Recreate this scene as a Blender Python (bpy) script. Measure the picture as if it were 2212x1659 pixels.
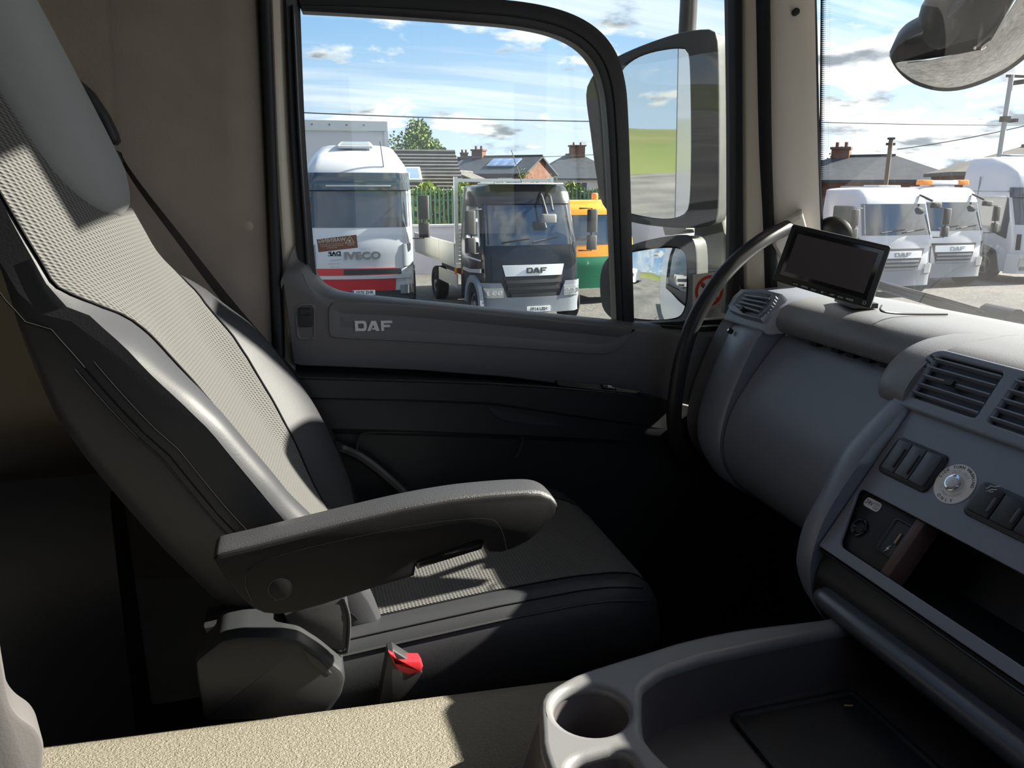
import bpy, bmesh, math, random
from mathutils import Vector, Matrix
random.seed(7)
for _o in list(bpy.data.objects):
    bpy.data.objects.remove(_o, do_unlink=True)
SC = bpy.context.scene
COL = SC.collection
R = math.radians

# ---------------------------------------------------------------- camera
FPX = 1662.0; PIT = R(14.5); YAW = R(15.5); CAM = Vector((0, 0, 2.45))
cd = bpy.data.cameras.new('camera'); cam = bpy.data.objects.new('camera', cd); COL.objects.link(cam)
cd.sensor_width = 36.0; cd.lens = 36.0 * FPX / 2212.0; cd.clip_start = 0.02; cd.clip_end = 2000
cam.location = CAM
cam.rotation_euler = (R(90) - PIT, 0, -YAW)
SC.camera = cam
# ---------------------------------------------------------------- light
SUN_EL = R(32.0); SUN_AZ = R(-0.5)      # azimuth from +X towards +Y
SUN_DIR = Vector((math.cos(SUN_EL) * math.cos(SUN_AZ), math.cos(SUN_EL) * math.sin(SUN_AZ), math.sin(SUN_EL)))
sl = bpy.data.lights.new('sun', 'SUN'); sl.energy = 16.0; sl.angle = R(0.55); sl.color = (1.0, 0.93, 0.81)
so = bpy.data.objects.new('sun', sl); COL.objects.link(so)
so.rotation_euler = SUN_DIR.to_track_quat('Z', 'Y').to_euler(); so.location = (12, 6, 9)
SC.view_settings.view_transform = 'Standard'; SC.view_settings.look = 'None'
SC.view_settings.exposure = 0.5; SC.view_settings.gamma = 1.0; SC.view_settings.use_curve_mapping = False


def make_world():
    w = bpy.data.worlds.new('sky'); SC.world = w; w.use_nodes = True
    nt = w.node_tree; N = nt.nodes; L = nt.links; N.clear()
    def nd(t, **k):
        n = N.new(t)
        for a, b in k.items(): setattr(n, a, b)
        return n
    def m(op, a, b=None, c=None, clamp=False):
        n = nd('ShaderNodeMath', operation=op); n.use_clamp = clamp
        for i, v in enumerate((a, b, c)):
            if v is None: continue
            if isinstance(v, (int, float)): n.inputs[i].default_value = v
            else: L.new(v, n.inputs[i])
        return n.outputs[0]
    tc = nd('ShaderNodeTexCoord'); sp = nd('ShaderNodeSeparateXYZ'); L.new(tc.outputs['Generated'], sp.inputs[0])
    x, y, z = sp.outputs
    zc = m('MAXIMUM', z, 0.0)
    den = m('ADD', zc, 0.22)
    px = m('DIVIDE', x, den); py = m('DIVIDE', y, den)
    cb = nd('ShaderNodeCombineXYZ'); L.new(px, cb.inputs[0]); L.new(py, cb.inputs[1])
    # towards the sun the clouds stand closer and the haze is brighter
    dt = nd('ShaderNodeVectorMath', operation='DOT_PRODUCT'); L.new(tc.outputs['Generated'], dt.inputs[0]); dt.inputs[1].default_value = SUN_DIR
    sunward = m('MULTIPLY', m('MAXIMUM', m('SUBTRACT', dt.outputs['Value'], 0.25), 0.0), 1.35)
    def noise(scale, detail, rough, vec=cb.outputs[0], dist=0.0):
        n = nd('ShaderNodeTexNoise'); n.inputs['Scale'].default_value = scale; n.inputs['Detail'].default_value = detail
        n.inputs['Roughness'].default_value = rough; n.inputs['Distortion'].default_value = dist; L.new(vec, n.inputs['Vector']); return n.outputs['Fac']
    def smooth(v, a, b):
        n = nd('ShaderNodeMapRange', interpolation_type='SMOOTHSTEP'); L.new(v, n.inputs[0]); n.inputs[1].default_value = a; n.inputs[2].default_value = b
        return n.outputs[0]
    mp = nd('ShaderNodeMapping'); L.new(cb.outputs[0], mp.inputs[0]); mp.inputs['Location'].default_value = (3.1, 1.7, 0)
    cum = noise(1.9, 8, 0.55, mp.outputs[0], 0.2)
    cum = smooth(m('ADD', cum, m('MULTIPLY', sunward, 0.20)), 0.54, 0.62)
    mp2 = nd('ShaderNodeMapping'); L.new(cb.outputs[0], mp2.inputs[0]); mp2.inputs['Scale'].default_value = (0.35, 1.9, 1); mp2.inputs['Rotation'].default_value = (0, 0, 0.25)
    cir = m('MULTIPLY', smooth(noise(1.0, 7, 0.6, mp2.outputs[0], 0.4), 0.40, 0.72), 0.9)
    low = m('MULTIPLY', smooth(z, 0.24, 0.0), m('MULTIPLY_ADD', smooth(dt.outputs['Value'], -0.2, 0.4), 0.40, 0.15))
    cov = m('MAXIMUM', cum, m('MAXIMUM', cir, low))
    r = nd('ShaderNodeValToRGB'); L.new(zc, r.inputs[0]); e = r.color_ramp.elements
    e[0].position = 0.0; e[0].color = (0.50, 0.68, 0.86, 1); e[1].position = 0.6; e[1].color = (0.08, 0.24, 0.58, 1)
    q = e.new(0.16); q.color = (0.27, 0.50, 0.80, 1)
    q = e.new(0.33); q.color = (0.16, 0.38, 0.72, 1)
    body = noise(3.6, 5, 0.5, mp.outputs[0])
    gr = nd('ShaderNodeMix', data_type='RGBA'); L.new(m('MULTIPLY', smooth(body, 0.47, 0.63), cum), gr.inputs[0])
    gr.inputs[6].default_value = (0.98, 0.98, 0.97, 1); gr.inputs[7].default_value = (0.27, 0.30, 0.335, 1)
    mx = nd('ShaderNodeMix', data_type='RGBA'); L.new(cov, mx.inputs[0]); L.new(r.outputs[0], mx.inputs[6]); L.new(gr.outputs[2], mx.inputs[7])
    gl = m('ADD', m('MULTIPLY', m('POWER', m('MAXIMUM', dt.outputs['Value'], 0.0), 4.0), 1.0), m('MULTIPLY_ADD', smooth(dt.outputs['Value'], -0.6, 0.35), 0.28, 0.72))
    vs = nd('ShaderNodeVectorMath', operation='SCALE'); L.new(mx.outputs[2], vs.inputs[0]); L.new(gl, vs.inputs['Scale'])
    gm = nd('ShaderNodeMix', data_type='RGBA'); L.new(smooth(z, -0.02, 0.0), gm.inputs[0]); gm.inputs[6].default_value = (0.10, 0.10, 0.09, 1); L.new(vs.outputs[0], gm.inputs[7])
    bg = nd('ShaderNodeBackground'); L.new(gm.outputs[2], bg.inputs[0]); bg.inputs[1].default_value = 1.0
    out = nd('ShaderNodeOutputWorld'); L.new(bg.outputs[0], out.inputs[0])
make_world()

# ---------------------------------------------------------------- sight lines: a pixel of the photograph and one known depth give a point
def ray(px, py):
    x = px - 1106.0; u = 829.5 - py
    up = u * math.cos(PIT) - FPX * math.sin(PIT); f = FPX * math.cos(PIT) + u * math.sin(PIT)
    return Vector((x * math.cos(YAW) + f * math.sin(YAW), f * math.cos(YAW) - x * math.sin(YAW), up))
def PY(px, py, y): r = ray(px, py); return CAM + r * (y / r.y)
def PX(px, py, x): r = ray(px, py); return CAM + r * (x / r.x)
def PZ(px, py, z): r = ray(px, py); return CAM + r * ((z - CAM.z) / r.z)
V = Vector


class Fr:
    """a flat frame on a thing: origin, x axis, y axis; normal = x cross y"""
    def __init__(s, o, x, y):
        s.o = V(o); s.x = V(x).normalized(); s.n = s.x.cross(V(y)).normalized(); s.y = s.n.cross(s.x)
    def hit(s, px, py, h=0.0):
        r = ray(px, py); k = ((s.o + s.n * h - CAM).dot(s.n)) / r.dot(s.n); return CAM + r * k
    def uv(s, px, py, h=0.0):
        d = s.hit(px, py, h) - s.o; return (d.dot(s.x), d.dot(s.y))
    def at(s, u, v, h=0.0): return s.o + s.x * u + s.y * v + s.n * h
    def M(s, u=0, v=0, h=0):
        m = Matrix((s.x, s.y, s.n)).transposed().to_4x4(); m.translation = s.at(u, v, h); return m

# ---------------------------------------------------------------- materials
def lin(c):
    return tuple(((v / 255.0) / 12.92 if v / 255.0 <= 0.04045 else ((v / 255.0 + 0.055) / 1.055) ** 2.4) for v in c) + (1.0,)
MATS = {}
def mat(name, col, rough=0.5, spec=0.5, metal=0.0, grain=0, gs=0.0, var=0.0, vscale=6.0, col2=None, coat=0.0, emit=0, sheen=0.0, gdist=0.001):
    m = bpy.data.materials.new(name); m.use_nodes = True; nt = m.node_tree; b = nt.nodes['Principled BSDF']
    c = tuple(col) + ((1.0,) if len(col) == 3 else ())
    b.inputs['Base Color'].default_value = c; b.inputs['Roughness'].default_value = rough
    b.inputs['Specular IOR Level'].default_value = spec; b.inputs['Metallic'].default_value = metal
    b.inputs['Coat Weight'].default_value = coat; b.inputs['Sheen Weight'].default_value = sheen
    b.inputs['Coat Roughness'].default_value = 0.08
    tc = nt.nodes.new('ShaderNodeTexCoord')
    if grain:
        n = nt.nodes.new('ShaderNodeTexNoise'); n.inputs['Scale'].default_value = grain; n.inputs['Detail'].default_value = 2
        nt.links.new(tc.outputs['Object'], n.inputs['Vector'])
        bp = nt.nodes.new('ShaderNodeBump'); bp.inputs['Strength'].default_value = gs; bp.inputs['Distance'].default_value = gdist
        nt.links.new(n.outputs['Fac'], bp.inputs['Height']); nt.links.new(bp.outputs[0], b.inputs['Normal'])
    if var:
        n = nt.nodes.new('ShaderNodeTexNoise'); n.inputs['Scale'].default_value = vscale; n.inputs['Detail'].default_value = 5
        nt.links.new(tc.outputs['Object'], n.inputs['Vector'])
        mx = nt.nodes.new('ShaderNodeMix'); mx.data_type = 'RGBA'
        c2 = tuple(col2)[:3] if col2 else tuple(v * (1 - var) for v in c[:3])
        mr = nt.nodes.new('ShaderNodeMapRange'); mr.inputs[1].default_value = 0.35; mr.inputs[2].default_value = 0.65
        nt.links.new(n.outputs['Fac'], mr.inputs[0]); nt.links.new(mr.outputs[0], mx.inputs[0])
        mx.inputs[6].default_value = c; mx.inputs[7].default_value = c2 + (1.0,)
        nt.links.new(mx.outputs[2], b.inputs['Base Color'])
    if emit:
        b.inputs['Emission Color'].default_value = c; b.inputs['Emission Strength'].default_value = emit
    MATS[name] = m; return m

mat('dash', (0.19, 0.21, 0.26), 0.38, 0.9, grain=900, gs=0.25)
mat('dash_pad', (0.18, 0.184, 0.196), 0.45, 0.7, grain=600, gs=0.35)
mat('dash_dark', (0.016, 0.018, 0.022), 0.35)
mat('door_grey', (0.125, 0.122, 0.131), 0.5, 0.4, grain=900, gs=0.3)
mat('door_sill', (0.11, 0.112, 0.115), 0.42, 0.5, grain=500, gs=0.9)
mat('door_dark', (0.022, 0.024, 0.028), 0.5, 0.4, grain=900, gs=0.3)
mat('rubber', (0.014, 0.015, 0.018), 0.55, 0.4)
mat('frame_dark', (0.020, 0.020, 0.024), 0.38, 0.5)
mat('cream', (0.78, 0.70, 0.58), 0.28, 0.5, coat=0.3)
mat('pillar', (0.74, 0.68, 0.61), 0.6, 0.3, grain=700, gs=0.3)
mat('wall', (0.28, 0.23, 0.195), 0.85, 0.2, grain=260, gs=0.5, var=0.22, vscale=5)
mat('wall_lit', (0.33, 0.275, 0.215), 0.85, 0.2, grain=260, gs=0.5, var=0.18, vscale=5)  # lighter copy of the wall: angle shading of the rear panel put into colour
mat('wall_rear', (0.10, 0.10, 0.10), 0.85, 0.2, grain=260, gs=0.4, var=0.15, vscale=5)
mat('ceiling', (0.50, 0.49, 0.48), 0.9, 0.2)
mat('floor', (0.02, 0.021, 0.022), 0.8, 0.2, grain=200, gs=0.4)
mat('leather', (0.034, 0.035, 0.039), 0.48, 0.3, grain=330, gs=0.1)
mat('leather_dark', (0.030, 0.030, 0.032), 0.52, 0.4, grain=330, gs=0.1)
mat('headrest', (0.185, 0.188, 0.19), 0.62, 0.3, grain=500, gs=0.2)
mat('stitch', (0.015, 0.015, 0.016), 0.9, 0.0)
mat('black', (0.018, 0.018, 0.020), 0.42, 0.5, grain=900, gs=0.2)
mat('armrest', (0.012, 0.0115, 0.012), 0.55, 0.18, grain=1000, gs=0.35)
mat('armrest_top', (0.038, 0.038, 0.041), 0.42, 0.5, grain=700, gs=0.8)
mat('gloss_black', (0.012, 0.012, 0.013), 0.12, 0.6)
mat('base_plastic', (0.022, 0.023, 0.025), 0.45, 0.35)
mat('belt', (0.035, 0.030, 0.028), 0.7, 0.3)
mat('red', (0.55, 0.02, 0.03), 0.35)
mat('silver', (0.70, 0.71, 0.74), 0.3, 0.5, metal=0.15)
mat('white_ink', (0.80, 0.80, 0.80), 0.6)
mat('grey_ink', (0.45, 0.46, 0.48), 0.6)
mat('black_ink', (0.02, 0.02, 0.025), 0.6)
mat('red_ink', (0.62, 0.06, 0.03), 0.6)
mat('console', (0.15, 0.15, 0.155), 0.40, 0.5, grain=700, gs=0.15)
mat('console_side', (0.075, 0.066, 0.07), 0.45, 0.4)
mat('pale_panel', (0.085, 0.08, 0.08), 0.6, 0.3, grain=400, gs=0.2)
mat('screen', (0.075, 0.062, 0.065), 0.5, 0.4)
mat('mirror', (0.92, 0.94, 0.95), 0.015, 0.5, metal=1.0)
mat('mirror_case', (0.05, 0.051, 0.044), 0.5, 0.4, var=0.35, vscale=14)
mat('mirror_case_dark', (0.03, 0.031, 0.032), 0.45, 0.4, var=0.3, vscale=30)
mat('chrome', (0.75, 0.76, 0.78), 0.12, metal=1.0)
mat('sticker_white', (0.72, 0.70, 0.64), 0.5)
mat('sticker_brown', (0.33, 0.17, 0.13), 0.6)
mat('drawer_lip', (0.075, 0.085, 0.10), 0.3, 0.6)
mat('usb_copper', (0.55, 0.33, 0.16), 0.3, metal=0.8)
mat('socket_trim', (0.10, 0.05, 0.045), 0.5)

def vinyl():
    m = bpy.data.materials.new('vinyl'); m.use_nodes = True; nt = m.node_tree; b = nt.nodes['Principled BSDF']
    b.inputs['Base Color'].default_value = (0.185, 0.168, 0.13, 1); b.inputs['Roughness'].default_value = 0.46
    tc = nt.nodes.new('ShaderNodeTexCoord')
    n = nt.nodes.new('ShaderNodeTexNoise'); n.inputs['Scale'].default_value = 240; n.inputs['Detail'].default_value = 1.5; n.inputs['Distortion'].default_value = 1.2
    mp = nt.nodes.new('ShaderNodeMapping'); mp.inputs['Scale'].default_value = (0.8, 1.5, 1); mp.inputs['Rotation'].default_value = (0, 0, 0.5)
    nt.links.new(tc.outputs['Object'], mp.inputs[0]); nt.links.new(mp.outputs[0], n.inputs['Vector'])
    r = nt.nodes.new('ShaderNodeMapRange'); r.inputs[1].default_value = 0.40; r.inputs[2].default_value = 0.60; nt.links.new(n.outputs['Fac'], r.inputs[0])
    bp = nt.nodes.new('ShaderNodeBump'); bp.inputs['Strength'].default_value = 0.7; bp.inputs['Distance'].default_value = 0.0016
    nt.links.new(r.outputs[0], bp.inputs['Height']); nt.links.new(bp.outputs[0], b.inputs['Normal'])
    MATS['vinyl'] = m
vinyl()

def fabric(name, ca, cb_, pitch, strength):
    """knobbly woven cloth; UVs are in metres"""
    m = bpy.data.materials.new(name); m.use_nodes = True; nt = m.node_tree; b = nt.nodes['Principled BSDF']; L = nt.links
    b.inputs['Roughness'].default_value = 0.9; b.inputs['Specular IOR Level'].default_value = 0.15; b.inputs['Sheen Weight'].default_value = 0.15
    uv = nt.nodes.new('ShaderNodeUVMap'); uv.uv_map = 'uv'; sp = nt.nodes.new('ShaderNodeSeparateXYZ'); L.new(uv.outputs[0], sp.inputs[0])
    def m_(op, a, b2=None):
        n = nt.nodes.new('ShaderNodeMath'); n.operation = op
        for i, v in enumerate((a, b2)):
            if v is None: continue
            if isinstance(v, (int, float)): n.inputs[i].default_value = v
            else: L.new(v, n.inputs[i])
        return n.outputs[0]
    k = 2 * math.pi / pitch
    u = sp.outputs[0]; v = sp.outputs[1]
    f = m_('MULTIPLY', m_('SINE', m_('MULTIPLY', m_('ADD', u, m_('MULTIPLY', v, 0.5)), k)), m_('SINE', m_('MULTIPLY', v, k * 0.5)))
    f = m_('ADD', m_('MULTIPLY', f, 0.5), 0.5)
    mx = nt.nodes.new('ShaderNodeMix'); mx.data_type = 'RGBA'; L.new(f, mx.inputs[0]); mx.inputs[6].default_value = cb_ + (1,); mx.inputs[7].default_value = ca + (1,)
    L.new(mx.outputs[2], b.inputs['Base Color'])
    bp = nt.nodes.new('ShaderNodeBump'); bp.inputs['Strength'].default_value = strength; bp.inputs['Distance'].default_value = 0.004
    L.new(f, bp.inputs['Height']); L.new(bp.outputs[0], b.inputs['Normal']); MATS[name] = m
fabric('weave', (0.128, 0.124, 0.116), (0.045, 0.045, 0.047), 0.0064, 0.8)

def glass(name, tint, haze, streak=0.0, refl=1.0):
    m = bpy.data.materials.new(name); m.use_nodes = True; nt = m.node_tree; L = nt.links; nt.nodes.clear()
    out = nt.nodes.new('ShaderNodeOutputMaterial'); tr = nt.nodes.new('ShaderNodeBsdfTransparent'); tr.inputs[0].default_value = tint + (1,)
    gl = nt.nodes.new('ShaderNodeBsdfGlossy'); gl.inputs['Roughness'].default_value = 0.0; gl.inputs[0].default_value = (1, 1, 1, 1)
    fr = nt.nodes.new('ShaderNodeFresnel'); fr.inputs[0].default_value = 1.45
    mm = nt.nodes.new('ShaderNodeMath'); mm.operation = 'MULTIPLY'; mm.inputs[1].default_value = refl; L.new(fr.outputs[0], mm.inputs[0])
    m1 = nt.nodes.new('ShaderNodeMixShader'); L.new(mm.outputs[0], m1.inputs[0]); L.new(tr.outputs[0], m1.inputs[1]); L.new(gl.outputs[0], m1.inputs[2])
    df = nt.nodes.new('ShaderNodeBsdfTranslucent'); df.inputs[0].default_value = (0.8, 0.8, 0.8, 1)
    d2 = nt.nodes.new('ShaderNodeBsdfDiffuse'); d2.inputs[0].default_value = (0.7, 0.7, 0.68, 1)
    ds = nt.nodes.new('ShaderNodeMixShader'); ds.inputs[0].default_value = 0.5; L.new(df.outputs[0], ds.inputs[1]); L.new(d2.outputs[0], ds.inputs[2])
    tc = nt.nodes.new('ShaderNodeTexCoord')
    mp = nt.nodes.new('ShaderNodeMapping'); mp.inputs['Scale'].default_value = (90, 90, 5); L.new(tc.outputs['Object'], mp.inputs[0])
    n = nt.nodes.new('ShaderNodeTexNoise'); n.inputs['Scale'].default_value = 1; n.inputs['Detail'].default_value = 3; L.new(mp.outputs[0], n.inputs['Vector'])
    r = nt.nodes.new('ShaderNodeMapRange'); r.inputs[1].default_value = 0.62; r.inputs[2].default_value = 0.8; r.inputs[4].default_value = streak; L.new(n.outputs['Fac'], r.inputs[0])
    n2 = nt.nodes.new('ShaderNodeTexNoise'); n2.inputs['Scale'].default_value = 5; n2.inputs['Detail'].default_value = 4; L.new(tc.outputs['Object'], n2.inputs['Vector'])
    r2 = nt.nodes.new('ShaderNodeMapRange'); r2.inputs[1].default_value = 0.3; r2.inputs[2].default_value = 0.75; r2.inputs[3].default_value = haze * 0.4; r2.inputs[4].default_value = haze; L.new(n2.outputs['Fac'], r2.inputs[0])
    ad = nt.nodes.new('ShaderNodeMath'); ad.operation = 'ADD'; ad.use_clamp = True; L.new(r.outputs[0], ad.inputs[0]); L.new(r2.outputs[0], ad.inputs[1])
    m2 = nt.nodes.new('ShaderNodeMixShader'); L.new(ad.outputs[0], m2.inputs[0]); L.new(m1.outputs[0], m2.inputs[1]); L.new(ds.outputs[0], m2.inputs[2])
    L.new(m2.outputs[0], out.inputs[0]); MATS[name] = m
glass('door_glass', (0.93, 0.96, 0.95), 0.014, 0.035)
glass('screen_glass', (0.93, 0.96, 0.96), 0.03, 0.03)

# ---------------------------------------------------------------- building
def link(o, parent=None):
    COL.objects.link(o)
    if parent is not None:
        o.parent = parent
        o.matrix_parent_inverse = MAT0.get(parent.name, Matrix()).inverted()
    return o
MAT0 = {}      # world matrix of every parent whose children are given in world coordinates
def mesh(name, vs, fs, m, parent=None, smooth=True, ang=35, uv=None, local=None):
    me = bpy.data.meshes.new(name); me.from_pydata([tuple(v) for v in vs], [], fs); me.validate(clean_customdata=False)
    if uv:
        l = me.uv_layers.new(name='uv')
        for i, lp in enumerate(me.loops): l.data[i].uv = uv[lp.vertex_index]
    if m: me.materials.append(MATS[m])
    if smooth:
        me.shade_smooth(); me.set_sharp_from_angle(angle=R(ang))
    bm = bmesh.new(); bm.from_mesh(me); bmesh.ops.recalc_face_normals(bm, faces=bm.faces); bm.to_mesh(me); bm.free()
    o = bpy.data.objects.new(name, me); link(o, parent)
    MAT0[o.name] = Matrix()
    if local is not None:       # given in the parent's own coordinates
        o.matrix_parent_inverse = Matrix(); MAT0.pop(o.name, None)
    return o
def thing(name, label, cat, loc=(0, 0, 0), rz=0.0, group=None):
    o = bpy.data.objects.new(name, None); COL.objects.link(o); o.empty_display_size = 0.1
    o.location = loc; o.rotation_euler = (0, 0, rz); MAT0[o.name] = Matrix.Translation(V(loc)) @ Matrix.Rotation(rz, 4, 'Z')
    return tag(o, label, cat, group)
def tag(o, label=None, cat=None, group=None, kind=None):
    if label: o['label'] = label
    if cat: o['category'] = cat
    if group: o['group'] = group
    if kind: o['kind'] = kind
    return o
def struct(o, label=None): o['kind'] = 'structure'; (label and o.__setitem__('label', label)); return o

class MB:
    def __init__(s): s.v = []; s.f = []; s.uv = []
    def grid(s, rows, cu=False, cv=False, cap0=False, cap1=False):
        b = len(s.v); n = len(rows[0]); m_ = len(rows)
        for r in rows: s.v += [V(p) for p in r]
        for i in range(m_ - (0 if cv else 1)):
            for j in range(n - (0 if cu else 1)):
                i2 = (i + 1) % m_; j2 = (j + 1) % n
                s.f.append((b + i * n + j, b + i * n + j2, b + i2 * n + j2, b + i2 * n + j))
        if cap0: s.f.append(tuple(b + j for j in range(n))[::-1])
        if cap1: s.f.append(tuple(b + (m_ - 1) * n + j for j in range(n)))
        return s
    def box(s, c, d, rot=None):
        b = len(s.v); c = V(c)
        for x in (-1, 1):
            for y in (-1, 1):
                for z in (-1, 1):
                    p = V((x * d[0] / 2, y * d[1] / 2, z * d[2] / 2)); p = rot @ p if rot else p; s.v.append(c + p)
        s.f += [(b, b + 1, b + 3, b + 2), (b + 4, b + 6, b + 7, b + 5), (b, b + 4, b + 5, b + 1), (b + 2, b + 3, b + 7, b + 6), (b, b + 2, b + 6, b + 4), (b + 1, b + 5, b + 7, b + 3)]
        return s
    def tube(s, pts, r, n=10, cap=True, flat=None):
        pts = [V(p) for p in pts]; rows = []; up = V((0.31, 0.23, 0.92)).normalized(); prev = None
        for i, p in enumerate(pts):
            t = (pts[min(i + 1, len(pts) - 1)] - pts[max(i - 1, 0)]).normalized()
            a = (prev - t * prev.dot(t)).normalized() if prev is not None else t.cross(up).normalized()
            prev = a; c = t.cross(a); rr = r[i] if isinstance(r, (list, tuple)) else r
            rows.append([p + (a * math.cos(2 * math.pi * k / n) + c * math.sin(2 * math.pi * k / n)) * rr for k in range(n)])
        return s.grid(rows, cu=True, cap0=cap, cap1=cap)
    def build(s, name, m, parent=None, **k): return mesh(name, s.v, s.f, m, parent, **k)

def cr(pts, n=8, closed=False):
    """Catmull-Rom through the points (any dimension)"""
    pts = [tuple(p) for p in pts]; N = len(pts); out = []
    for i in range(N if closed else N - 1):
        p = [pts[(i + k) % N] if closed else pts[min(max(i + k, 0), N - 1)] for k in (-1, 0, 1, 2)]
        for j in range(n):
            t = j / n
            out.append(tuple(0.5 * (2 * b + (c - a) * t + (2 * a - 5 * b + 4 * c - d) * t * t + (3 * b - a - 3 * c + d) * t ** 3) for a, b, c, d in zip(*p)))
    if not closed: out.append(pts[-1])
    return out
def interp(xs, ys, x):
    if x <= xs[0]: return ys[0]
    for i in range(len(xs) - 1):
        if x <= xs[i + 1]:
            t = (x - xs[i]) / (xs[i + 1] - xs[i]); return ys[i] + (ys[i + 1] - ys[i]) * t
    return ys[-1]
def resample(poly, n):
    """closed 2-D polyline to n points"""
    P = list(poly) + [poly[0]]; d = [0]
    for a, b in zip(P, P[1:]): d.append(d[-1] + math.dist(a, b))
    return [tuple(interp(d, [p[k] for p in P], d[-1] * i / n) for k in range(len(P[0]))) for i in range(n)]
def rnd(poly, r, n=4):
    """round the corners of a closed 2-D polygon"""
    out = []; N = len(poly)
    for i in range(N):
        a, b, c = V(poly[i - 1]), V(poly[i]), V(poly[(i + 1) % N])
        rr = r[i] if isinstance(r, (list, tuple)) else r
        u = (a - b); w = (c - b); k = min(rr, u.length * 0.48, w.length * 0.48)
        if k < 1e-5: out.append(tuple(b)); continue
        p = b + u.normalized() * k; q = b + w.normalized() * k
        for j in range(n + 1):
            t = j / n; out.append(tuple(p * (1 - t) ** 2 + b * 2 * t * (1 - t) + q * t * t))
    return out
def area(p): return 0.5 * sum(a[0] * b[1] - b[0] * a[1] for a, b in zip(p, p[1:] + p[:1]))
def inset(poly, d):
    if area(poly) < 0: poly = poly[::-1]
    out = []; N = len(poly)
    for i in range(N):
        a, b, c = V(poly[i - 1]), V(poly[i]), V(poly[(i + 1) % N])
        e1 = (b - a); e2 = (c - b)
        if e1.length < 1e-9 or e2.length < 1e-9: out.append(tuple(b)); continue
        e1.normalize(); e2.normalize(); n1 = V((-e1.y, e1.x)); n2 = V((-e2.y, e2.x)); nn = n1 + n2
        if nn.length < 1e-6: nn = n1
        nn.normalize(); out.append(tuple(b + nn * (d / max(0.35, nn.dot(n1)))))
    return out
def slab(fr, poly, h0, h1, m, name, parent=None, bev=0.0, r=0.0, n=4, steps=((0.0, 1.0), (0.3, 0.3), (1.0, 0.0)), local=None, dish=None):
    """flat piece on frame fr: polygon in the frame's metres, from height h0 to h1, edge rounded by bev; dish=(inset, depth) sinks the middle"""
    p = rnd(poly, r, n) if r else [tuple(q) for q in poly]
    if area(p) < 0: p = p[::-1]
    rows = [[fr.at(a, b, h0) for a, b in p]]
    if bev:
        for i_, d_ in steps: rows.append([fr.at(a, b, h1 - bev * d_) for a, b in (inset(p, bev * i_) if i_ else p)])
    else: rows.append([fr.at(a, b, h1) for a, b in p])
    if dish:
        q = inset(p, dish[0]); rows.append([fr.at(a, b, h1) for a, b in q]); q2 = inset(p, dish[0] + abs(dish[1]) * 0.8); rows.append([fr.at(a, b, h1 - dish[1]) for a, b in q2])
    mb = MB(); mb.grid(rows, cu=True, cap0=True, cap1=True)
    return mb.build(name, m, parent, local=local)
def pslab(fr, pix, h0, h1, m, name, parent=None, **k):
    """slab whose outline is read from the photograph on the plane of the frame"""
    return slab(fr, [fr.uv(*p) for p in pix], h0, h1, m, name, parent, **k)
def ring_plate(fr, outer, holes, h0, h1, m, name, parent=None, bev=0.0, res=3):
    """flat plate with holes: a filled 2-D curve"""
    c = bpy.data.curves.new(name, 'CURVE'); c.dimensions = '2D'; c.fill_mode = 'BOTH'
    for P in [outer] + holes:
        s = c.splines.new('POLY'); s.points.add(len(P) - 1); s.use_cyclic_u = True
        for q, p in zip(s.points, P): q.co = (p[0], p[1], 0, 1)
    c.extrude = max(0.0005, (h1 - h0) / 2 - bev); c.bevel_depth = bev; c.bevel_resolution = res if bev else 0; c.offset = -bev
    if m: c.materials.append(MATS[m])
    o = bpy.data.objects.new(name, c); link(o, parent)
    W = fr.M(0, 0, (h0 + h1) / 2)
    o.matrix_basis = W; MAT0[o.name] = W
    return o
def text(fr, body, u, v, size, m, name, parent=None, h=0.001, ext=0.0005, bold=0.0, sx=1.0, rot=0.0, mirror=False, spacing=1.0, align='CENTER', shear=0.0, local=None):
    c = bpy.data.curves.new(name, 'FONT'); c.body = body; c.size = size; c.align_x = align; c.align_y = 'CENTER'; c.extrude = ext; c.offset = bold; c.space_character = spacing; c.shear = shear
    c.resolution_u = 3; c.materials.append(MATS[m])
    o = bpy.data.objects.new(name, c); link(o, parent)
    o.matrix_basis = fr.M(u, v, h) @ Matrix.Rotation(rot, 4, 'Z') @ Matrix.Diagonal((-sx if mirror else sx, 1, 1, 1))
    if local: o.matrix_parent_inverse = Matrix()
    return o
def circle(cx, cy, r, n=24, ry=None):
    return [(cx + r * math.cos(2 * math.pi * i / n), cy + (ry or r) * math.sin(2 * math.pi * i / n)) for i in range(n)]
def strip(name, A, B, thick, m, parent=None, bulge=0.0, n=6, ncr=6):
    """solid strip between two 3-D curves, its face bulging along thick (vector), body going back by thick"""
    A = cr(A, ncr); B = cr(B, ncr); t = V(thick); mb = MB(); rows = []
    for a, b in zip(A, B):
        a = V(a); b = V(b); row = [a + t]
        for j in range(n + 1):
            s = j / n; row.append(a.lerp(b, s) - t.normalized() * bulge * (1 - (2 * s - 1) ** 4))
        row.append(b + t); rows.append(row)
    mb.grid(rows, cu=True, cap0=True, cap1=True); return mb.build(name, m, parent)
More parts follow.
